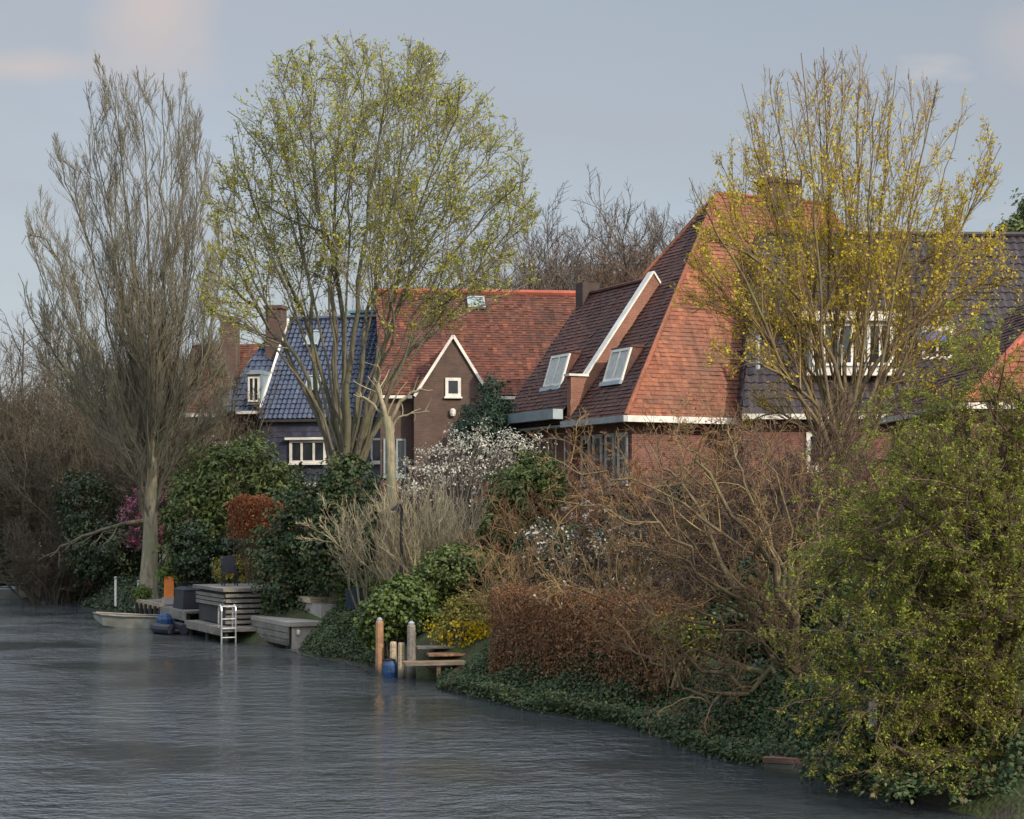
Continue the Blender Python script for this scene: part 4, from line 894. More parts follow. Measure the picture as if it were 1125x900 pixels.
# behind the houses: bare woodland trees, copies of two
def copy_tree(o, parent=None):
    c = o.copy(); COL.objects.link(c); c.parent = parent
    for ch in list(o.children): copy_tree(ch, c)
    return c
protos = []
for k in range(2):
    protos.append(twigs('woodland_tree', '', 'tree', (0, 112), 7, 16.5, .36, [LV(14, 34, .38, 7, .1, .3, .028, .25), LV(10, 34, .5, 5, .1, .25, .02), LV(7, 34, .5, 4, .1, .15, .016)], M['tw_grey'] if k else M['tw_brown'], r=.2, rb=.3, wob=.04, seed=150+k, K=9, group='bare trees beyond the roofs'))
wt = [(560, 112, 1.0), (600, 118, 1.05), (640, 113, 1.08), (680, 119, 1.1), (715, 112, 1.08), (745, 118, 1.12), (785, 114, 1.0), (330, 116, .78), (385, 112, .80), (440, 118, .82), (250, 112, .72), (500, 116, .85), (205, 118, .75), (1010, 118, .75), (1080, 114, .78), (620, 108, .95), (665, 108, .98), (700, 116, 1.08), (730, 108, 1.0)]
wl = ['behind the leafing tree and the red ridge', 'above the right part of the red ridge', 'over the far end of the brown-tiled house', 'over the ridge of the brown-tiled house', 'above the white gable edge', 'left of the steep hip', 'behind the steep hipped roof', 'behind the blue roof', 'behind the teal roof box', 'behind the left end of the red ridge', 'behind the blue house chimney', 'behind the middle of the red ridge', 'behind the rust-red far house', 'behind the dark plum roof', 'behind the right end of the dark plum roof', 'nearest over the right end of the red ridge', 'nearest over the small dark chimney', 'taller one just left of the white gable peak', 'nearest left of the steep hip']
for k, (x, Y, s_) in enumerate(wt):
    o = protos[k] if k < 2 else copy_tree(protos[k % 2])
    g = gnd(x, Y); o.location = (g[0], g[1], 1.2); o.rotation_euler = (0, 0, k*1.3); o.scale = (s_, s_, s_*1.0)
    o['label'] = 'bare grey-brown woodland tree '+wl[k]; o['category'] = 'tree'
shrub('evergreen_tree', 'green evergreen tree peeking over the roof at the right edge', 'tree', [E(1122, 262, 75, 26, 26), E(1150, 240, 75, 30, 30)], 160, 36, (.16, .3), M['lf_laurel'], M['bark_dark'], .5, 170)

# middle garden
shrub('conifer', 'small dark green conifer in front of the brown gable', 'conifer', [E(538, 462, 62, 26, 22), E(540, 440, 62, 12, 24), E(520, 480, 62, 22, 20), E(560, 478, 62, 16, 18)], 260, 36, (.12, .24), M['lf_conifer'], M['bark_dark'], .3, 171, wr=.25, stems=12)
for k in range(9):
    o = copy_tree(protos[k % 2]); o.location = (-46-k*9+(k % 3)*4, 128+(k*37 % 50), 1.0); o.rotation_euler = (0, 0, k*2.1); o.scale = (.8+.05*(k % 4),)*3
    o['label'] = 'distant bare woodland tree far beyond the left end of the canal'; o['category'] = 'tree'
shrub('magnolia', 'white blossoming magnolia between the pruned trunk and the brown-tiled house', 'tree', [E(500, 518, 53, 60, 36, 1.5), E(558, 492, 53, 42, 24, 1.2), E(455, 530, 52.5, 28, 24, 1.), E(520, 490, 53, 34, 24, 1.2)], 360, 11, (.055, .115), M['lf_white'], M['tw_grey'], .30, 172, wr=.6, shell=(.35, 1.04), stems=130, leafname='blossom')
shrub('evergreen_bush', 'mid-green evergreen bush right of the white magnolia', 'bush', [E(572, 548, 47, 30, 38), E(596, 535, 47, 22, 28), E(555, 585, 46.5, 26, 26)], 280, 36, (.10, .20), M['lf_laurel'], M['bark_dark'], .34, 173, wr=.4)
rng = np.random.default_rng(63)
# pale bare fruit bush
bx, bY = gnd(400, 49.8)
twigs('pale_bare_bush', 'pale bare many-branched bush standing on the lawn', 'bush', (bx, bY), 9, 3.0, .8, [LV(9, 34, .42, 6, .10, .45, .009), LV(7, 32, .5, 5, .10, .35, .007), LV(4, 32, .5, 4, .1, .3, .008)], M['tw_buff'], r=.036, rb=.18, wob=.12, trop=.3, seed=174, barkm=M['bark_pale'])
twigs('buff_twig_bush', 'dense buff-coloured bush of upright bare twigs behind the black lamp post', 'bush', gnd(480, 47), 60, 2.9, .55, [LV(7, 20, .45, 5, .06, .35, .010), LV(5, 20, .5, 4, .06, .3, .008)], M['tw_buff'], r=.02, rb=.75, wob=.04, seed=175)
twigs('buff_twig_bush', 'smaller buff bush of upright bare twigs around the pruned trunk', 'bush', gnd(445, 47.5), 40, 2.9, .4, [LV(7, 20, .45, 5, .06, .35, .010), LV(4, 20, .5, 4, .06, .3, .008)], M['tw_buff'], r=.02, rb=.5, wob=.04, seed=176)
shrub('evergreen_bush', 'glossy green bush below the buff twigs, left of the bare brambles', 'bush', [E(505, 625, 44.5, 40, 24), E(475, 640, 44.5, 28, 20)], 260, 38, (.07, .14), M['lf_laurel'], M['bark_dark'], .26, 177, wr=.5)
shrub('ivy_bush', 'round bright ivy bush on trunks behind the mooring posts', 'bush', [E(438, 665, 43.4, 36, 26), E(418, 690, 43.4, 22, 22), E(462, 680, 43.4, 20, 22)], 300, 36, (.07, .14), M['lf_ivybr'], M['bark_dark'], .24, 178, wr=.8)
shrub('forsythia', 'yellow-green forsythia with golden flowers at its foot', 'bush', [E(512, 680, 42, 28, 24), E(535, 672, 42, 18, 18)], 150, 26, (.05, .10), M['lf_olive'], M['bark_ochre'], .26, 179, extra=dict(n=3200, size=(.05, .10), mat=M['lf_gold'], keep=lambda p: p[:, 2] < 1.3))
shrub('golden_flowers', 'small clump of golden flowers right of the copper hedge end', 'flowers', [E(755, 698, 32.5, 30, 14), E(735, 690, 32.5, 16, 10)], 90, 24, (.05, .10), M['lf_grass'], M['bark_ochre'], .2, 180, extra=dict(n=240, size=(.04, .08), mat=M['lf_gold']))
# copper hedge along the bank
def hedge(name, label, a, b_, th, z1, lm, tm, n, size, seed, cat='hedge', z0=None):
    rng = np.random.default_rng(seed); a = np.asarray(a, float); b_ = np.asarray(b_, float); d = b_-a; L = np.linalg.norm(d); d /= L; p = np.array([-d[1], d[0]])
    u = rng.uniform(0, L, n); v = rng.uniform(-.5, .5, n)*th; zz = rng.uniform(0, 1, n)
    f = rng.integers(0, 5, n); e = rng.normal(0, .06, n)
    v = np.where(f == 0, -.5*th+e, np.where(f == 1, .5*th+e, v)); zz = np.where(f == 2, 1+e*.8, zz); u = np.where(f == 3, rng.choice([0, 1.], n)*L+e, u)
    xy = a+u[:, None]*d+v[:, None]*p; g = ground_z(xy[:, 0], xy[:, 1]); g = g if z0 is None else g*0+z0-.1; bumpy = .06*np.sin(u*3.1)+.05*np.sin(u*7.7+v*5)
    pos = np.stack([xy[:, 0], xy[:, 1], g+.1+(z1+bumpy-g-.1)*zz], 1)
    nor = rng.normal(size=(n, 3))*.7; nor[:, :2] += np.where(f[:, None] == 0, -p, np.where(f[:, None] == 1, p, 0*p)); nor[:, 2] += np.where(f == 2, 1.2, .3)
    c = (a+b_)/2; root = empty(name, (c[0], c[1], ground_z(c[0], c[1])), label, cat)
    V, Q = leaf_geo(rng, pos, nor, rng.uniform(*size, n), .6); mesh_np('foliage', V, [Q], lm, root)
    k = int(L*14); uu = rng.uniform(0, L, k); vv = rng.uniform(-.4, .4, k)*th; s0 = a+uu[:, None]*d+vv[:, None]*p
    s0 = np.concatenate([s0, ground_z(s0[:, 0], s0[:, 1])[:, None]-.05], 1)
    P, Rd = paths(rng, s0, np.tile([0, 0, 1.], (k, 1))+rng.normal(0, .12, (k, 3)), np.maximum(z1-s0[:, 2], .3), np.full(k, .022), np.full(k, .01), 6, .06, .2)
    P2, R2 = kids(rng, P, Rd, 6, (.1, .95), (45, 14), .3, .5, 4, .15, .1, rmin=.006)
    V, Q = merge([tubes(P, Rd, 5), tubes(P2, R2, 3)]); mesh_np('stems', V, [Q], tm, root)
    return root
hedge('copper_hedge', 'long clipped copper-leaved hedge along the bank, its top lit orange', gnd(562, 38.2), gnd(748, 32.8), 1.1, 2.25, M['lf_hedge'], M['tw_red'], 26000, (.04, .085), 181)
hedge('copper_hedge', 'small clipped copper beech hedge block raised above the dark deck', gnd(263, 57.9), gnd(304, 56.9), 1.0, 4.35, M['lf_copper'], M['tw_brown'], 7000, (.06, .11), 105, z0=3.12)
hedge('clipped_hedge', 'low clipped green hedge in front of the pale bare bush', gnd(386, 51.3), gnd(446, 49.4), .9, 1.95, M['lf_ivybr'], M['tw_dark'], 9000, (.05, .10), 182)
# shrubs filling the garden between the bank and the hipped house
gs = [('reddish twiggy shrub under the hipped house windows', 655, 47, 3.9, M['tw_red'], 18, .5, dict(n=1800, size=(.04, .09), mat=M['lf_rust'], off=.03)),
      ('reddish twiggy shrub right of the evergreen bush', 625, 45, 3.5, M['tw_red'], 14, .5, dict(n=900, size=(.05, .10), mat=M['lf_rust'], off=.03)),
      ('brown twiggy shrub with scattered white blossom', 665, 42, 3.2, M['tw_brown'], 16, .6, dict(n=1500, size=(.06, .13), mat=M['lf_white'], off=.05, name='blossom')),
      ('tall russet twiggy shrub in front of the hipped house corner', 745, 44, 4.5, M['tw_red'], 20, .5, dict(n=900, size=(.04, .09), mat=M['lf_rust'], off=.03)),
      ('russet twiggy shrub left of the yellow-leaved tree', 800, 40, 4.5, M['tw_red'], 20, .5, dict(n=1200, size=(.04, .09), mat=M['lf_rust'], off=.03)),
      ('tangled dark brambles behind the copper hedge', 575, 41, 2.2, M['tw_ochre'], 26, .9, None),
      ('tangled ochre brambles behind the copper hedge', 690, 37, 2.6, M['tw_ochre'], 24, .9, dict(n=300, size=(.05, .10), mat=M['lf_white'], off=.05, name='blossom')),
      ('dense brown thicket at the foot of the yellow-leaved tree', 900, 36, 4.6, M['tw_brown'], 50, .5, None),
      ('dense brown thicket behind the willow', 970, 35, 4.6, M['tw_brown'], 50, .5, None),
      ('dark brambles below the white-flowering brown shrub', 640, 39.5, 2.4, M['tw_dark'], 34, .9, None),
      ('dark thicket behind the gnarled tree', 830, 34.5, 3.6, M['tw_dark'], 40, .6, None)]
for k, (lb, x, Y, hg, tm, n, sp, lv) in enumerate(gs):
    twigs('twiggy_shrub', lb, 'shrub', gnd(x, Y), n, hg, sp, [LV(9, 36, .34, 6, .16, .25, .010), LV(6, 38, .5, 5, .16, .15, .007), LV(3, 38, .5, 4, .15, .1, .0055)], tm, r=.028, rb=.7, wob=.10, trop=.3, seed=190+k, leaves=lv)
shrub('evergreen_bush', 'dark green bush behind the gnarled tree trunks', 'bush', [E(850, 660, 33, 50, 50), E(800, 690, 33, 40, 40), E(900, 640, 33, 40, 50)], 380, 34, (.06, .13), M['lf_dark'], M['bark_dark'], .3, 210)
shrub('evergreen_bush', 'dark green bush hidden behind the russet shrubs', 'bush', [E(760, 570, 41.5, 50, 40), E(700, 590, 42, 40, 36)], 240, 32, (.07, .15), M['lf_dark'], M['bark_dark'], .34, 211)
shrub('evergreen_bush', 'dark green bush between the brambles and the reddish shrubs', 'bush', [E(610, 610, 43, 40, 34)], 150, 32, (.07, .15), M['lf_dark'], M['bark_dark'], .34, 212)
shrub('evergreen_bush', 'leafy dark bush beneath the willow branches', 'bush', [E(985, 790, 25.2, 60, 60), E(920, 840, 24.6, 40, 36), E(1060, 810, 25, 60, 70), E(1040, 870, 23.5, 70, 40), E(1120, 860, 23.2, 60, 60), E(1090, 900, 22.6, 70, 40), E(1000, 885, 22.8, 50, 26)], 680, 30, (.05, .10), M['lf_ivy'], M['bark_dark'], .22, 213, wr=.7)
shrub('evergreen_bush', 'green bush behind the willow at the right edge', 'bush', [E(1060, 650, 30, 90, 90), E(960, 690, 29, 60, 70), E(1130, 600, 30, 60, 90)], 620, 30, (.07, .13), M['lf_ivy'], M['bark_dark'], .34, 214, wr=.6)

# ivy ground cover on the bank
rng = np.random.default_rng(300)
def cover(name, s0, s1, t0, t1, n, size, lm, h0, seed):
    rng = np.random.default_rng(seed); s_ = rng.uniform(s0, s1, n); t = t0+(t1-t0)*rng.uniform(0, 1, n)
    clump = .5+.5*np.sin(s_*2.3+np.sin(t*3.1)*1.5)*np.sin(t*2.9+s_*.7)
    t = t+bank_wobble(s_)
    x = O[0]+t*N2[0]+s_*D2[0]; y = O[1]+t*N2[1]+s_*D2[1]; g = ground_z(x, y)
    z = np.maximum(g, .03)+rng.uniform(0, 1, n)*(h0*(.35+clump))
    nor = rng.normal(size=(n, 3))*.5+np.array([-N2[0]*.5, -N2[1]*.5, .8])
    V, Q = leaf_geo(rng, np.stack([x, y, z], 1), nor, rng.uniform(*size, n), .85)
    return tag(mesh_np(name, V, [Q], lm), kind='stuff')
tag(cover('ivy_cover', -22, -4.9, -.36, 1.3, 80000, (.03, .085), M['lf_ivy'], .36, 301), 'dark ivy trailing over the canal bank', 'ivy')
tag(cover('ivy_cover', -.6, 6.4, .1, 1.9, 24000, (.04, .09), M['lf_ivy'], .3, 305), 'dark ivy on the bank beside the mooring posts', 'ivy')
tag(cover('garden_cover', -20, 30, 1.4, 10, 40000, (.06, .13), M['lf_dark'], .35, 302), 'dark low plants covering the garden soil', 'plants')
tag(cover('far_bank_plants', 17, 42, -.2, 4, 16000, (.08, .16), M['lf_dark'], .3, 303), 'dark low plants on the far bank', 'plants')
tag(cover('lawn_grass', 2.0, 6.5, 1.8, 5.5, 20000, (.05, .10), M['lf_grass'], .12, 304), 'short green grass of the small lawn', 'grass')

def edging(name, s0, s1, label, n):
    e = empty(name, W(float(bank_wobble(np.array(s0)))-.25, s0, 0), label, 'edging'); q = MB(); pl = MB(); r_ = np.random.default_rng(77)
    sv = np.linspace(s0, s1, n); tv = bank_wobble(sv)-.28
    for i in range(n-1): q.beam(W(tv[i], sv[i], -.13+r_.normal(0, .02)), W(tv[i+1], sv[i+1]-.02, -.13+r_.normal(0, .012)), .06, .34)
    q.build('boards', M['wood_dark'], e)
edging('bank_edging', -22, -5.2, 'dark timber edging along the ivy bank at the waterline', 30); edging('bank_edging', -1.0, 6.4, 'dark timber edging between the mooring posts and the terrace', 14); edging('bank_edging', 18, 42, 'dark timber edging along the far bank', 26)
# ================================================================== WATERSIDE OBJECTS
# slatted deck with grey top
d = empty('wooden_deck', W(0, 12, .5), 'dark slatted wooden deck with a grey plank top behind the ladder', 'deck')
q = MB()
for k in range(9): q.box(PC, -.65, 1.6, 10.55+k*.4, 10.55+k*.4+.385, 1.52, 1.62)
q.build('deck_top', M['wood_grey'], d)
q = MB()
for k in range(6): q.box(PC, -.55, 1.5, 10.62, 10.68, .52+k*.165, .52+k*.165+.1)
for k in range(3): q.box(PC, -.58, -.53, 10.75, 14.0, 1.15+k*.13-.1, 1.15+k*.13)
q.build('slats', M['wood_grey'], d)
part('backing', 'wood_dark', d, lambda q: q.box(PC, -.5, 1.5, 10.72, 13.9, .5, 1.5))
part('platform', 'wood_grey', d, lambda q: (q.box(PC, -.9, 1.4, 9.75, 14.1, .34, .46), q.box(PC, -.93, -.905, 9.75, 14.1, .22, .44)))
for (t, s_) in ((-.75, 9.95), (-.75, 11.9), (-.75, 13.9), (.9, 9.95)): part('pile', 'wood_dark', d, lambda q: q.tube([W(t, s_, -1.2), W(t, s_, .335)], .09, 8))
# ladder
l = empty('ladder', W(-.95, 9.68, 0), 'pale metal swim ladder with curved handrails hooked on the deck', 'ladder')
for du in (-.22, .22):
    pts = [W(-.75+du, 9.62, -.5), W(-.75+du, 9.62, .5), W(-.75+du, 9.62, 1.0)]+[W(-.75+du, 9.62+.16-.16*math.cos(a), 1.0+.16*math.sin(a)) for a in (.6, 1.2, 1.57, 2.2, 2.8)]+[W(-.75+du, 9.96, .47)]
    part('rail', 'steel', l, lambda q: q.tube(pts, .028, 8))
for z in (-.1, .18, .46, .74): part('rung', 'steel', l, lambda q: q.tube([W(-.97, 9.62, z), W(-.53, 9.62, z)], .022, 6))
part('crossbar', 'steel', l, lambda q: q.tube([W(-.97, 9.68, 1.12), W(-.53, 9.68, 1.12)], .022, 6))
# chairs on the deck
def chair(loc, rz, label, group):
    c = empty('garden_chair', loc, label, 'chair', group); Q = frame(loc[0], loc[1], rz); z = loc[2]
    part('seat', 'darktarp', c, lambda q: q.box(Q, -.24, .24, -.24, .24, z+.40, z+.45)); part('backrest', 'darktarp', c, lambda q: q.hexa([Q(-.24, .2, z+.455), Q(.24, .2, z+.455), Q(.24, .25, z+.455), Q(-.24, .25, z+.455)], [Q(-.24, .3, z+.95), Q(.24, .3, z+.95), Q(.24, .35, z+.95), Q(-.24, .35, z+.95)]))
    for a in (-.21, .21):
        for b_ in (-.21, .21): part('leg', 'black', c, lambda q: q.beam(Q(a, b_, z), Q(a, b_, z+.398), .04, .04))
        part('armrest', 'black', c, lambda q: q.beam(Q(a*1.15, -.22, z+.64), Q(a*1.15, .24, z+.64), .05, .03))
chair(W(.15, 12.6, 1.62), R(20), 'dark garden chair on the left of the slatted deck', 'garden chairs on the deck')
chair(W(1.1, 11.9, 1.62), R(-30), 'dark garden chair on the right of the slatted deck', 'garden chairs on the deck')
# tarp-covered box on the small landing
d = empty('landing_stage', W(-.1, 15.6, .4), 'low dark landing stage left of the slatted deck', 'jetty')
part('deck_top', 'wood_grey', d, lambda q: [q.box(PC, -.8, 1.0, 14.3+k*.3, 14.3+k*.3+.285, .66, .74) for k in range(11)])
part('side_board', 'wood_grey', d, lambda q: q.box(PC, -.86, -.81, 14.3, 17.6, .42, .72))
for s_ in (14.5, 16, 17.4): part('pile', 'wood_dark', d, lambda q: q.tube([W(-.7, s_, -1.2), W(-.7, s_, .655)], .09, 8))
b_ = empty('storage_box', W(-.3, 15.9, .745), 'black covered storage box standing on the low landing stage', 'box')
part('body', 'darktarp', b_, lambda q: q.hexa([W(-.7, 15.2, .746), W(.15, 15.2, .746), W(.15, 16.5, .746), W(-.7, 16.5, .746)], [W(-.64, 15.28, 1.38), W(.09, 15.28, 1.38), W(.09, 16.42, 1.38), W(-.64, 16.42, 1.38)]))
part('lid', 'darktarp', b_, lambda q: q.hexa([W(-.68, 15.23, 1.383), W(.13, 15.23, 1.383), W(.13, 16.47, 1.383), W(-.68, 16.47, 1.383)], [W(-.5, 15.45, 1.48), W(-.05, 15.45, 1.48), W(-.05, 16.25, 1.48), W(-.5, 16.25, 1.48)]))
# stern of a dinghy with a blue motor cover
d = empty('outboard_dinghy', W(-1.5, 15.6, 0), 'small dark rubber dinghy with a blue cover moored beside the landing stage', 'boat')
def ringhull(q):
    a = np.linspace(.5, 2*math.pi-.5, 22); pts = [W(-1.2+.42*math.sin(t), 14.9+1.1*math.cos(t)*-1, .17) for t in a]; q.tube(pts, .17, 10)
part('hull', 'darktarp', d, ringhull); part('floor', 'darktarp', d, lambda q: q.box(PC, -1.5, -.9, 14.1, 15.8, .06, .12))
part('cover', 'blueplastic', d, lambda q: q.lathe(W(-1.2, 15.6, .12), [(.16, 0), (.26, .12), (.27, .3), (.2, .44), (.08, .5)], 12))
# orange board and brown planter
PO = frame(*px(180, 650, 60.5)[:2], R(4))
o_ = empty('orange_board', PO(.2, 0, .9), 'upright orange board beside the brown planter box', 'board')
part('board', 'orange', o_, lambda q: q.hexa([PO(0, 0, 1.0), PO(.34, 0, 1.0), PO(.34, .08, 1.0), PO(0, .08, 1.0)], [PO(0, .1, 1.74), PO(.34, .1, 1.70), PO(.34, .18, 1.70), PO(0, .18, 1.74)])); part('foot', 'concrete', o_, lambda q: q.box(PO, -.05, .4, -.08, .3, .75, .998))
b_ = empty('planter_box', PO(.8, .3, .9), 'brown brick planter box beside the orange board', 'planter')
part('body', 'brick_brown', b_, lambda q: q.box(PO, .42, 1.3, .1, .9, .7, 1.5)); part('rim', 'concrete', b_, lambda q: q.box(PO, .38, 1.34, .06, .94, 1.503, 1.56))
# grey punt
PB = frame(-12.75, 59.8, R(-17))
b_ = empty('punt', (-12.75, 59.8, 0), 'long grey flat-bottomed punt with a pointed bow', 'boat')
def loft(q, secs):
    for a, c in zip(secs, secs[1:]):
        for i in range(len(a)-1): q.poly([a[i], a[i+1], c[i+1], c[i]])
    q.poly(secs[0]); q.poly(secs[-1][::-1])
def hullsec(u, wd, zb, zt): return [PB(u, -wd, zt), PB(u, -wd*.75, zb), PB(u, wd*.75, zb), PB(u, wd, zt)]
part('hull', 'hull', b_, lambda q: loft(q, [hullsec(-1.9, .08, .30, .46), hullsec(-1.4, .38, .05, .42), hullsec(-.4, .52, -.05, .38), hullsec(.8, .52, -.05, .38), hullsec(1.7, .45, 0, .40)]))
def gun(q):
    for sg in (-1, 1): q.tube([PB(-1.9, sg*.09, .47), PB(-1.4, sg*.39, .43), PB(-.4, sg*.53, .39), PB(.8, sg*.53, .39), PB(1.7, sg*.46, .41)], .035, 6)
part('gunwale', 'wood_grey', b_, gun)
for u in (-.7, .3, 1.1): part('thwart', 'wood_grey', b_, lambda q: q.box(PB, u-.1, u+.1, -.44, .44, .31, .35))
# far small jetty with fender posts
d = empty('small_jetty', W(-.2, 20.3, .4), 'small pale-topped jetty with dark fender posts behind the punt', 'jetty')
part('deck_top', 'wood_grey', d, lambda q: q.box(PC, -.5, .9, 18.3, 22.3, .66, .76)); part('edge_beam', 'wood_pale', d, lambda q: q.box(PC, -.58, -.505, 18.3, 22.3, .60, .78))
for k in range(6): part('fender_post', 'wood_dark', d, lambda q: q.box(PC, -.66, -.585, 18.5+k*.7, 18.66+k*.7, -.5, .66))
# thin white poles and rail on the far bank
for (x, y0, y1, Y, lb) in ((127, 636, 660, 66, 'thin white pole left of the pale bare trunk'), (152, 640, 652, 66, 'short white pole touching the pale bare trunk')):
    p_ = empty('marker_pole', px(x, y1, Y), lb, 'pole'); part('shaft', 'white', p_, lambda q: q.tube([px(x, y1+6, Y), px(x, y0, Y)], .045, 7)); part('cap', 'greypaint', p_, lambda q: q.lathe(px(x, y0, Y), [(.06, 0), (.07, .05), (.02, .09)], 7))
f = empty('bank_railing', px(60, 655, 77), 'low weathered railing on the far left bank', 'railing')
for x in (36, 44, 78): part('post', 'wood_grey', f, lambda q: q.tube([px(x, 662, 77), px(x, 618 if x == 44 else 634, 77)], .07, 7))
part('rail', 'wood_grey', f, lambda q: q.beam(px(36, 640, 77), px(80, 637, 77), .07, .12))
f = empty('wooden_screen', px(76, 640, 80), 'pale brown wooden screen panel on the far left bank', 'screen')
part('panel', 'wood_pale', f, lambda q: [q.beam(px(66+k*3.4, 640, 80), px(66+k*3.4, 612, 80), .13, .03, (0, 1, 0)) for k in range(6)]); part('frame', 'wood_warm', f, lambda q: (q.beam(px(64, 613, 80.1), px(86, 613, 80.1), .06, .08), q.beam(px(64, 637, 80.1), px(86, 637, 80.1), .06, .08)))
f = empty('orange_board', px(94, 642, 76), 'small leaning orange plank on the far left bank', 'board')
part('plank', 'wood_warm', f, lambda q: q.beam(px(96, 643, 76), px(92, 625, 76), .16, .04)); part('batten', 'orange', f, lambda q: q.beam(px(98.5, 643, 75.9), px(96, 627, 75.9), .07, .04))
f = empty('low_barge', px(10, 655, 80), 'low pale barge at the left edge of the water', 'boat')
PG = frame(*px(-6, 655, 80)[:2], R(-4))
def gsec(u, wd, zb, zt): return [PG(u, -wd, zt), PG(u, -wd*.8, zb), PG(u, wd*.8, zb), PG(u, wd, zt)]
part('hull', 'hull', f, lambda q: loft(q, [gsec(-3, .7, -.1, .5), gsec(-1, .9, -.1, .42), gsec(1, .8, -.1, .42), gsec(1.8, .3, .1, .5)]))
part('deck_top', 'zinc', f, lambda q: q.hexa([PG(-2.9, -.6, .46), PG(1.2, -.6, .44), PG(1.2, .6, .44), PG(-2.9, .6, .46)], [PG(-2.9, -.6, .56), PG(1.2, -.6, .52), PG(1.2, .6, .52), PG(-2.9, .6, .56)]))

# low terrace with plank side
d = empty('terrace', W(1, 8.4, .4), 'low terrace with plank sides projecting over the water', 'terrace')
part('paving', 'paving', d, lambda q: q.box(PC, .15, 2.8, 6.65, 10.3, .66, .78))
part('plank_side', 'wood_grey', d, lambda q: [q.box(PC, .16, .21, 6.7, 10.25, .10+k*.19, .10+k*.19+.17) for k in range(3)])
part('end_wall', 'concrete', d, lambda q: q.box(PC, .3, 2.7, 6.75, 6.88, -.2, .655))
part('frame', 'wood_dark', d, lambda q: [q.box(PC, .23, .33, s_, s_+.1, -1, .65) for s_ in (7.0, 8.3, 9.5)])
part('lamp', 'white', d, lambda q: q.lathe(W(.48, 6.70, .42), [(.05, 0), (.06, .05), (.06, .11), (.03, .14)], 8))
b_ = empty('concrete_planter', W(1.6, 8.3, .8), 'grey concrete block step on the low terrace', 'planter')
part('body', 'concrete', b_, lambda q: q.box(PC, 1.35, 2.1, 7.2, 8.9, .785, 1.25)); part('panel', 'wood_pale', b_, lambda q: q.box(PC, 1.3, 2.15, 8.0, 9.2, 1.253, 1.42))
b_ = empty('concrete_planter', W(2.6, 7.6, .8), 'larger brown planter wall behind the terrace step', 'planter')
part('body', 'terracotta', b_, lambda q: q.box(PC, 2.2, 4.2, 7.0, 7.35, .7, 1.62)); part('rim', 'concrete', b_, lambda q: q.box(PC, 2.15, 4.25, 6.95, 7.4, 1.623, 1.7))
b_ = empty('plant_trough', px(391, 664, 50.2), 'dark blue-grey plant trough below the clipped hedge', 'planter')
PT = frame(*px(379, 660, 50.0)[:2], R(6))
part('body', 'bluegrey', b_, lambda q: q.hexa([PT(.03, .03, 1.2), PT(.62, .03, 1.2), PT(.62, .42, 1.2), PT(.03, .42, 1.2)], [PT(0, 0, 1.75), PT(.65, 0, 1.75), PT(.65, .45, 1.75), PT(0, .45, 1.75)])); part('stand', 'wood_dark', b_, lambda q: q.box(PT, -.05, .7, -.03, .48, .6, 1.195))
# lamp post
Yl = 46.0
l = empty('lamp_post', (*px(441, 680, Yl)[:2], 1.1), 'slim black lamp post with a short arm in front of the buff twigs', 'lamp')
part('pole', 'black', l, lambda q: q.tube([px(441, 685, Yl), px(441, 600, Yl), px(441.5, 553, Yl)], [.06, .045, .04], 8))
part('arm', 'black', l, lambda q: q.tube([px(441.5, 555, Yl), px(438, 554, Yl-.03), px(434, 558, Yl-.05)], .028, 6))
part('lamp_head', 'black', l, lambda q: q.lathe(px(434, 561, Yl-.05), [(.12, 0), (.10, .05), (.03, .10)], 9))
# mooring posts
def post(x, y0, y1, Y, r, mt, label, cap=None):
    p_ = empty('mooring_post', px(x, y1, Y)*np.array([1, 1, 0]), label, 'post', 'mooring posts by the ivy bush')
    a, c = px(x, y0, Y), px(x, y1, Y); a2 = c.copy(); a2[2] = -1.2
    part('shaft', mt, p_, lambda q: q.lathe((c[0], c[1], 0), [(r*1.02, -1.2), (r*1.03, .0), (r, a[2]*.5), (r*.97, a[2]-.05), (r*.8, a[2])], 10))
    if cap: part('cap', cap, p_, lambda q: q.lathe((c[0], c[1], a[2]+.002), [(r*.7, 0), (r*.75, .03), (r*.3, .08)], 10))
post(417, 682, 740, 42.6, .10, 'wood_warm', 'tall reddish-brown mooring post with a pale top', 'greypaint')
post(452, 686, 746, 41.3, .105, 'wood_grey', 'tall weathered grey mooring post', 'greypaint')
post(432, 705, 741, 42.3, .085, 'wood_pale', 'short pale mooring post above the blue barrel')
post(441, 706, 747, 41.5, .085, 'wood_pale', 'short pale mooring post beside the grey post')
b_ = empty('blue_barrel', px(429, 740, 42.0)*np.array([1, 1, 0]), 'blue plastic barrel floating among the mooring posts', 'barrel')
c = px(428.5, 742, 41.7)
part('body', 'blueplastic', b_, lambda q: q.lathe((c[0], c[1], -.1), [(.13, 0), (.18, .08), (.19, .25), (.18, .40), (.13, .5)], 14)); part('lid', 'black', b_, lambda q: q.lathe((c[0], c[1], .402), [(.14, 0), (.14, .03), (.05, .06)], 12))
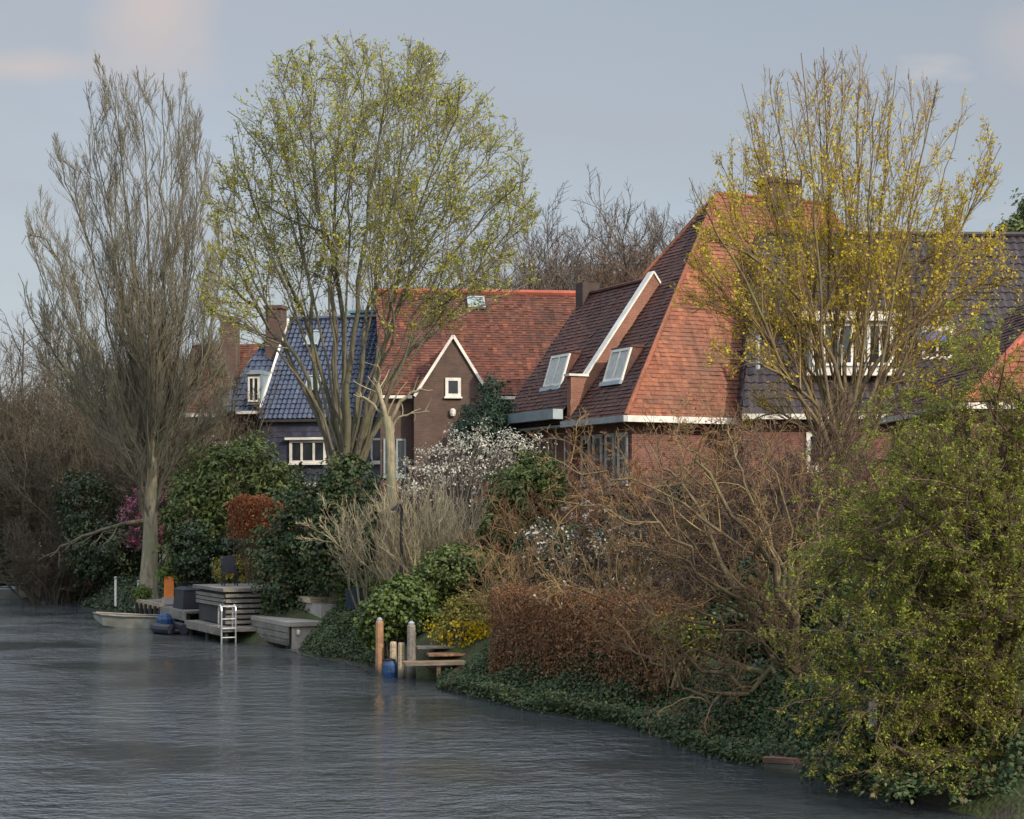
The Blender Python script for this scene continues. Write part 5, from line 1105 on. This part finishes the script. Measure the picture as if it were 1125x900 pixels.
# little wooden jetty steps
d = empty('wooden_jetty', px(490, 735, 41)*np.array([1, 1, 0]), 'small warm wooden stepped jetty right of the mooring posts', 'jetty')
PJ = frame(*px(466, 730, 40.6)[:2], R(12))
def zpx(y, Y): return HCAM+(YH-y)*Y/F_PX
part('step', 'wood_warm', d, lambda q: q.box(PJ, -.45, 1.0, 0, .5, .40, .46)); part('step', 'wood_warm', d, lambda q: q.box(PJ, .2, 1.1, .5, .95, .55, .61)); part('step', 'wood_grey', d, lambda q: q.box(PJ, .0, 1.1, .9, 1.3, .70, .75))
part('beam', 'wood_warm', d, lambda q: (q.beam(PJ(.35, .03, .38), PJ(.35, .03, -.4), .1, .1, (0, 1, 0)), q.beam(PJ(.36, .05, .0), PJ(.95, .05, .39), .08, .08), q.box(PJ, .2, .28, .2, 1.2, .3, .39)))
part('rail', 'wood_pale', d, lambda q: q.beam(PJ(-.45, -.06, .43), PJ(.95, -.06, .43), .05, .09))
# plank landing at the foot of the willow
d = empty('plank_landing', px(880, 848, 25.8)*np.array([1, 1, 0]), 'low plank landing with a reddish edge under the willow', 'jetty')
PL_ = frame(*px(838, 850, 26.2)[:2], R(-22))
part('edge_beam', 'wood_rust', d, lambda q: q.box(PL_, 0, 1.9, -.02, .12, .20, .28)); part('side_board', 'wood_grey', d, lambda q: q.box(PL_, .02, 1.88, 0, .05, -.2, .197)); part('deck_top', 'wood_rust', d, lambda q: [q.box(PL_, .02, 1.88, .13+k*.15, .13+k*.15+.14, .2, .25) for k in range(5)])
for u in (.1, 1.7): part('pile', 'wood_dark', d, lambda q: q.tube([PL_(u, .1, -1), PL_(u, .1, .19)], .06, 8))
p_ = empty('white_post', px(959, 806, 24.7), 'white wooden post hanging among the willow leaves', 'post')
part('board', 'white', p_, lambda q: q.beam(px(959, 812, 24.7), px(959, 766, 24.7), .11, .05, (0, 1, 0))); part('strap', 'greypaint', p_, lambda q: q.beam(px(959, 787, 24.66), px(959, 784, 24.66), .12, .05, (0, 1, 0)))
part('stake', 'wood_dark', p_, lambda q: q.tube([px(960, 810, 24.75), px(960, 870, 24.75)], .03, 6))
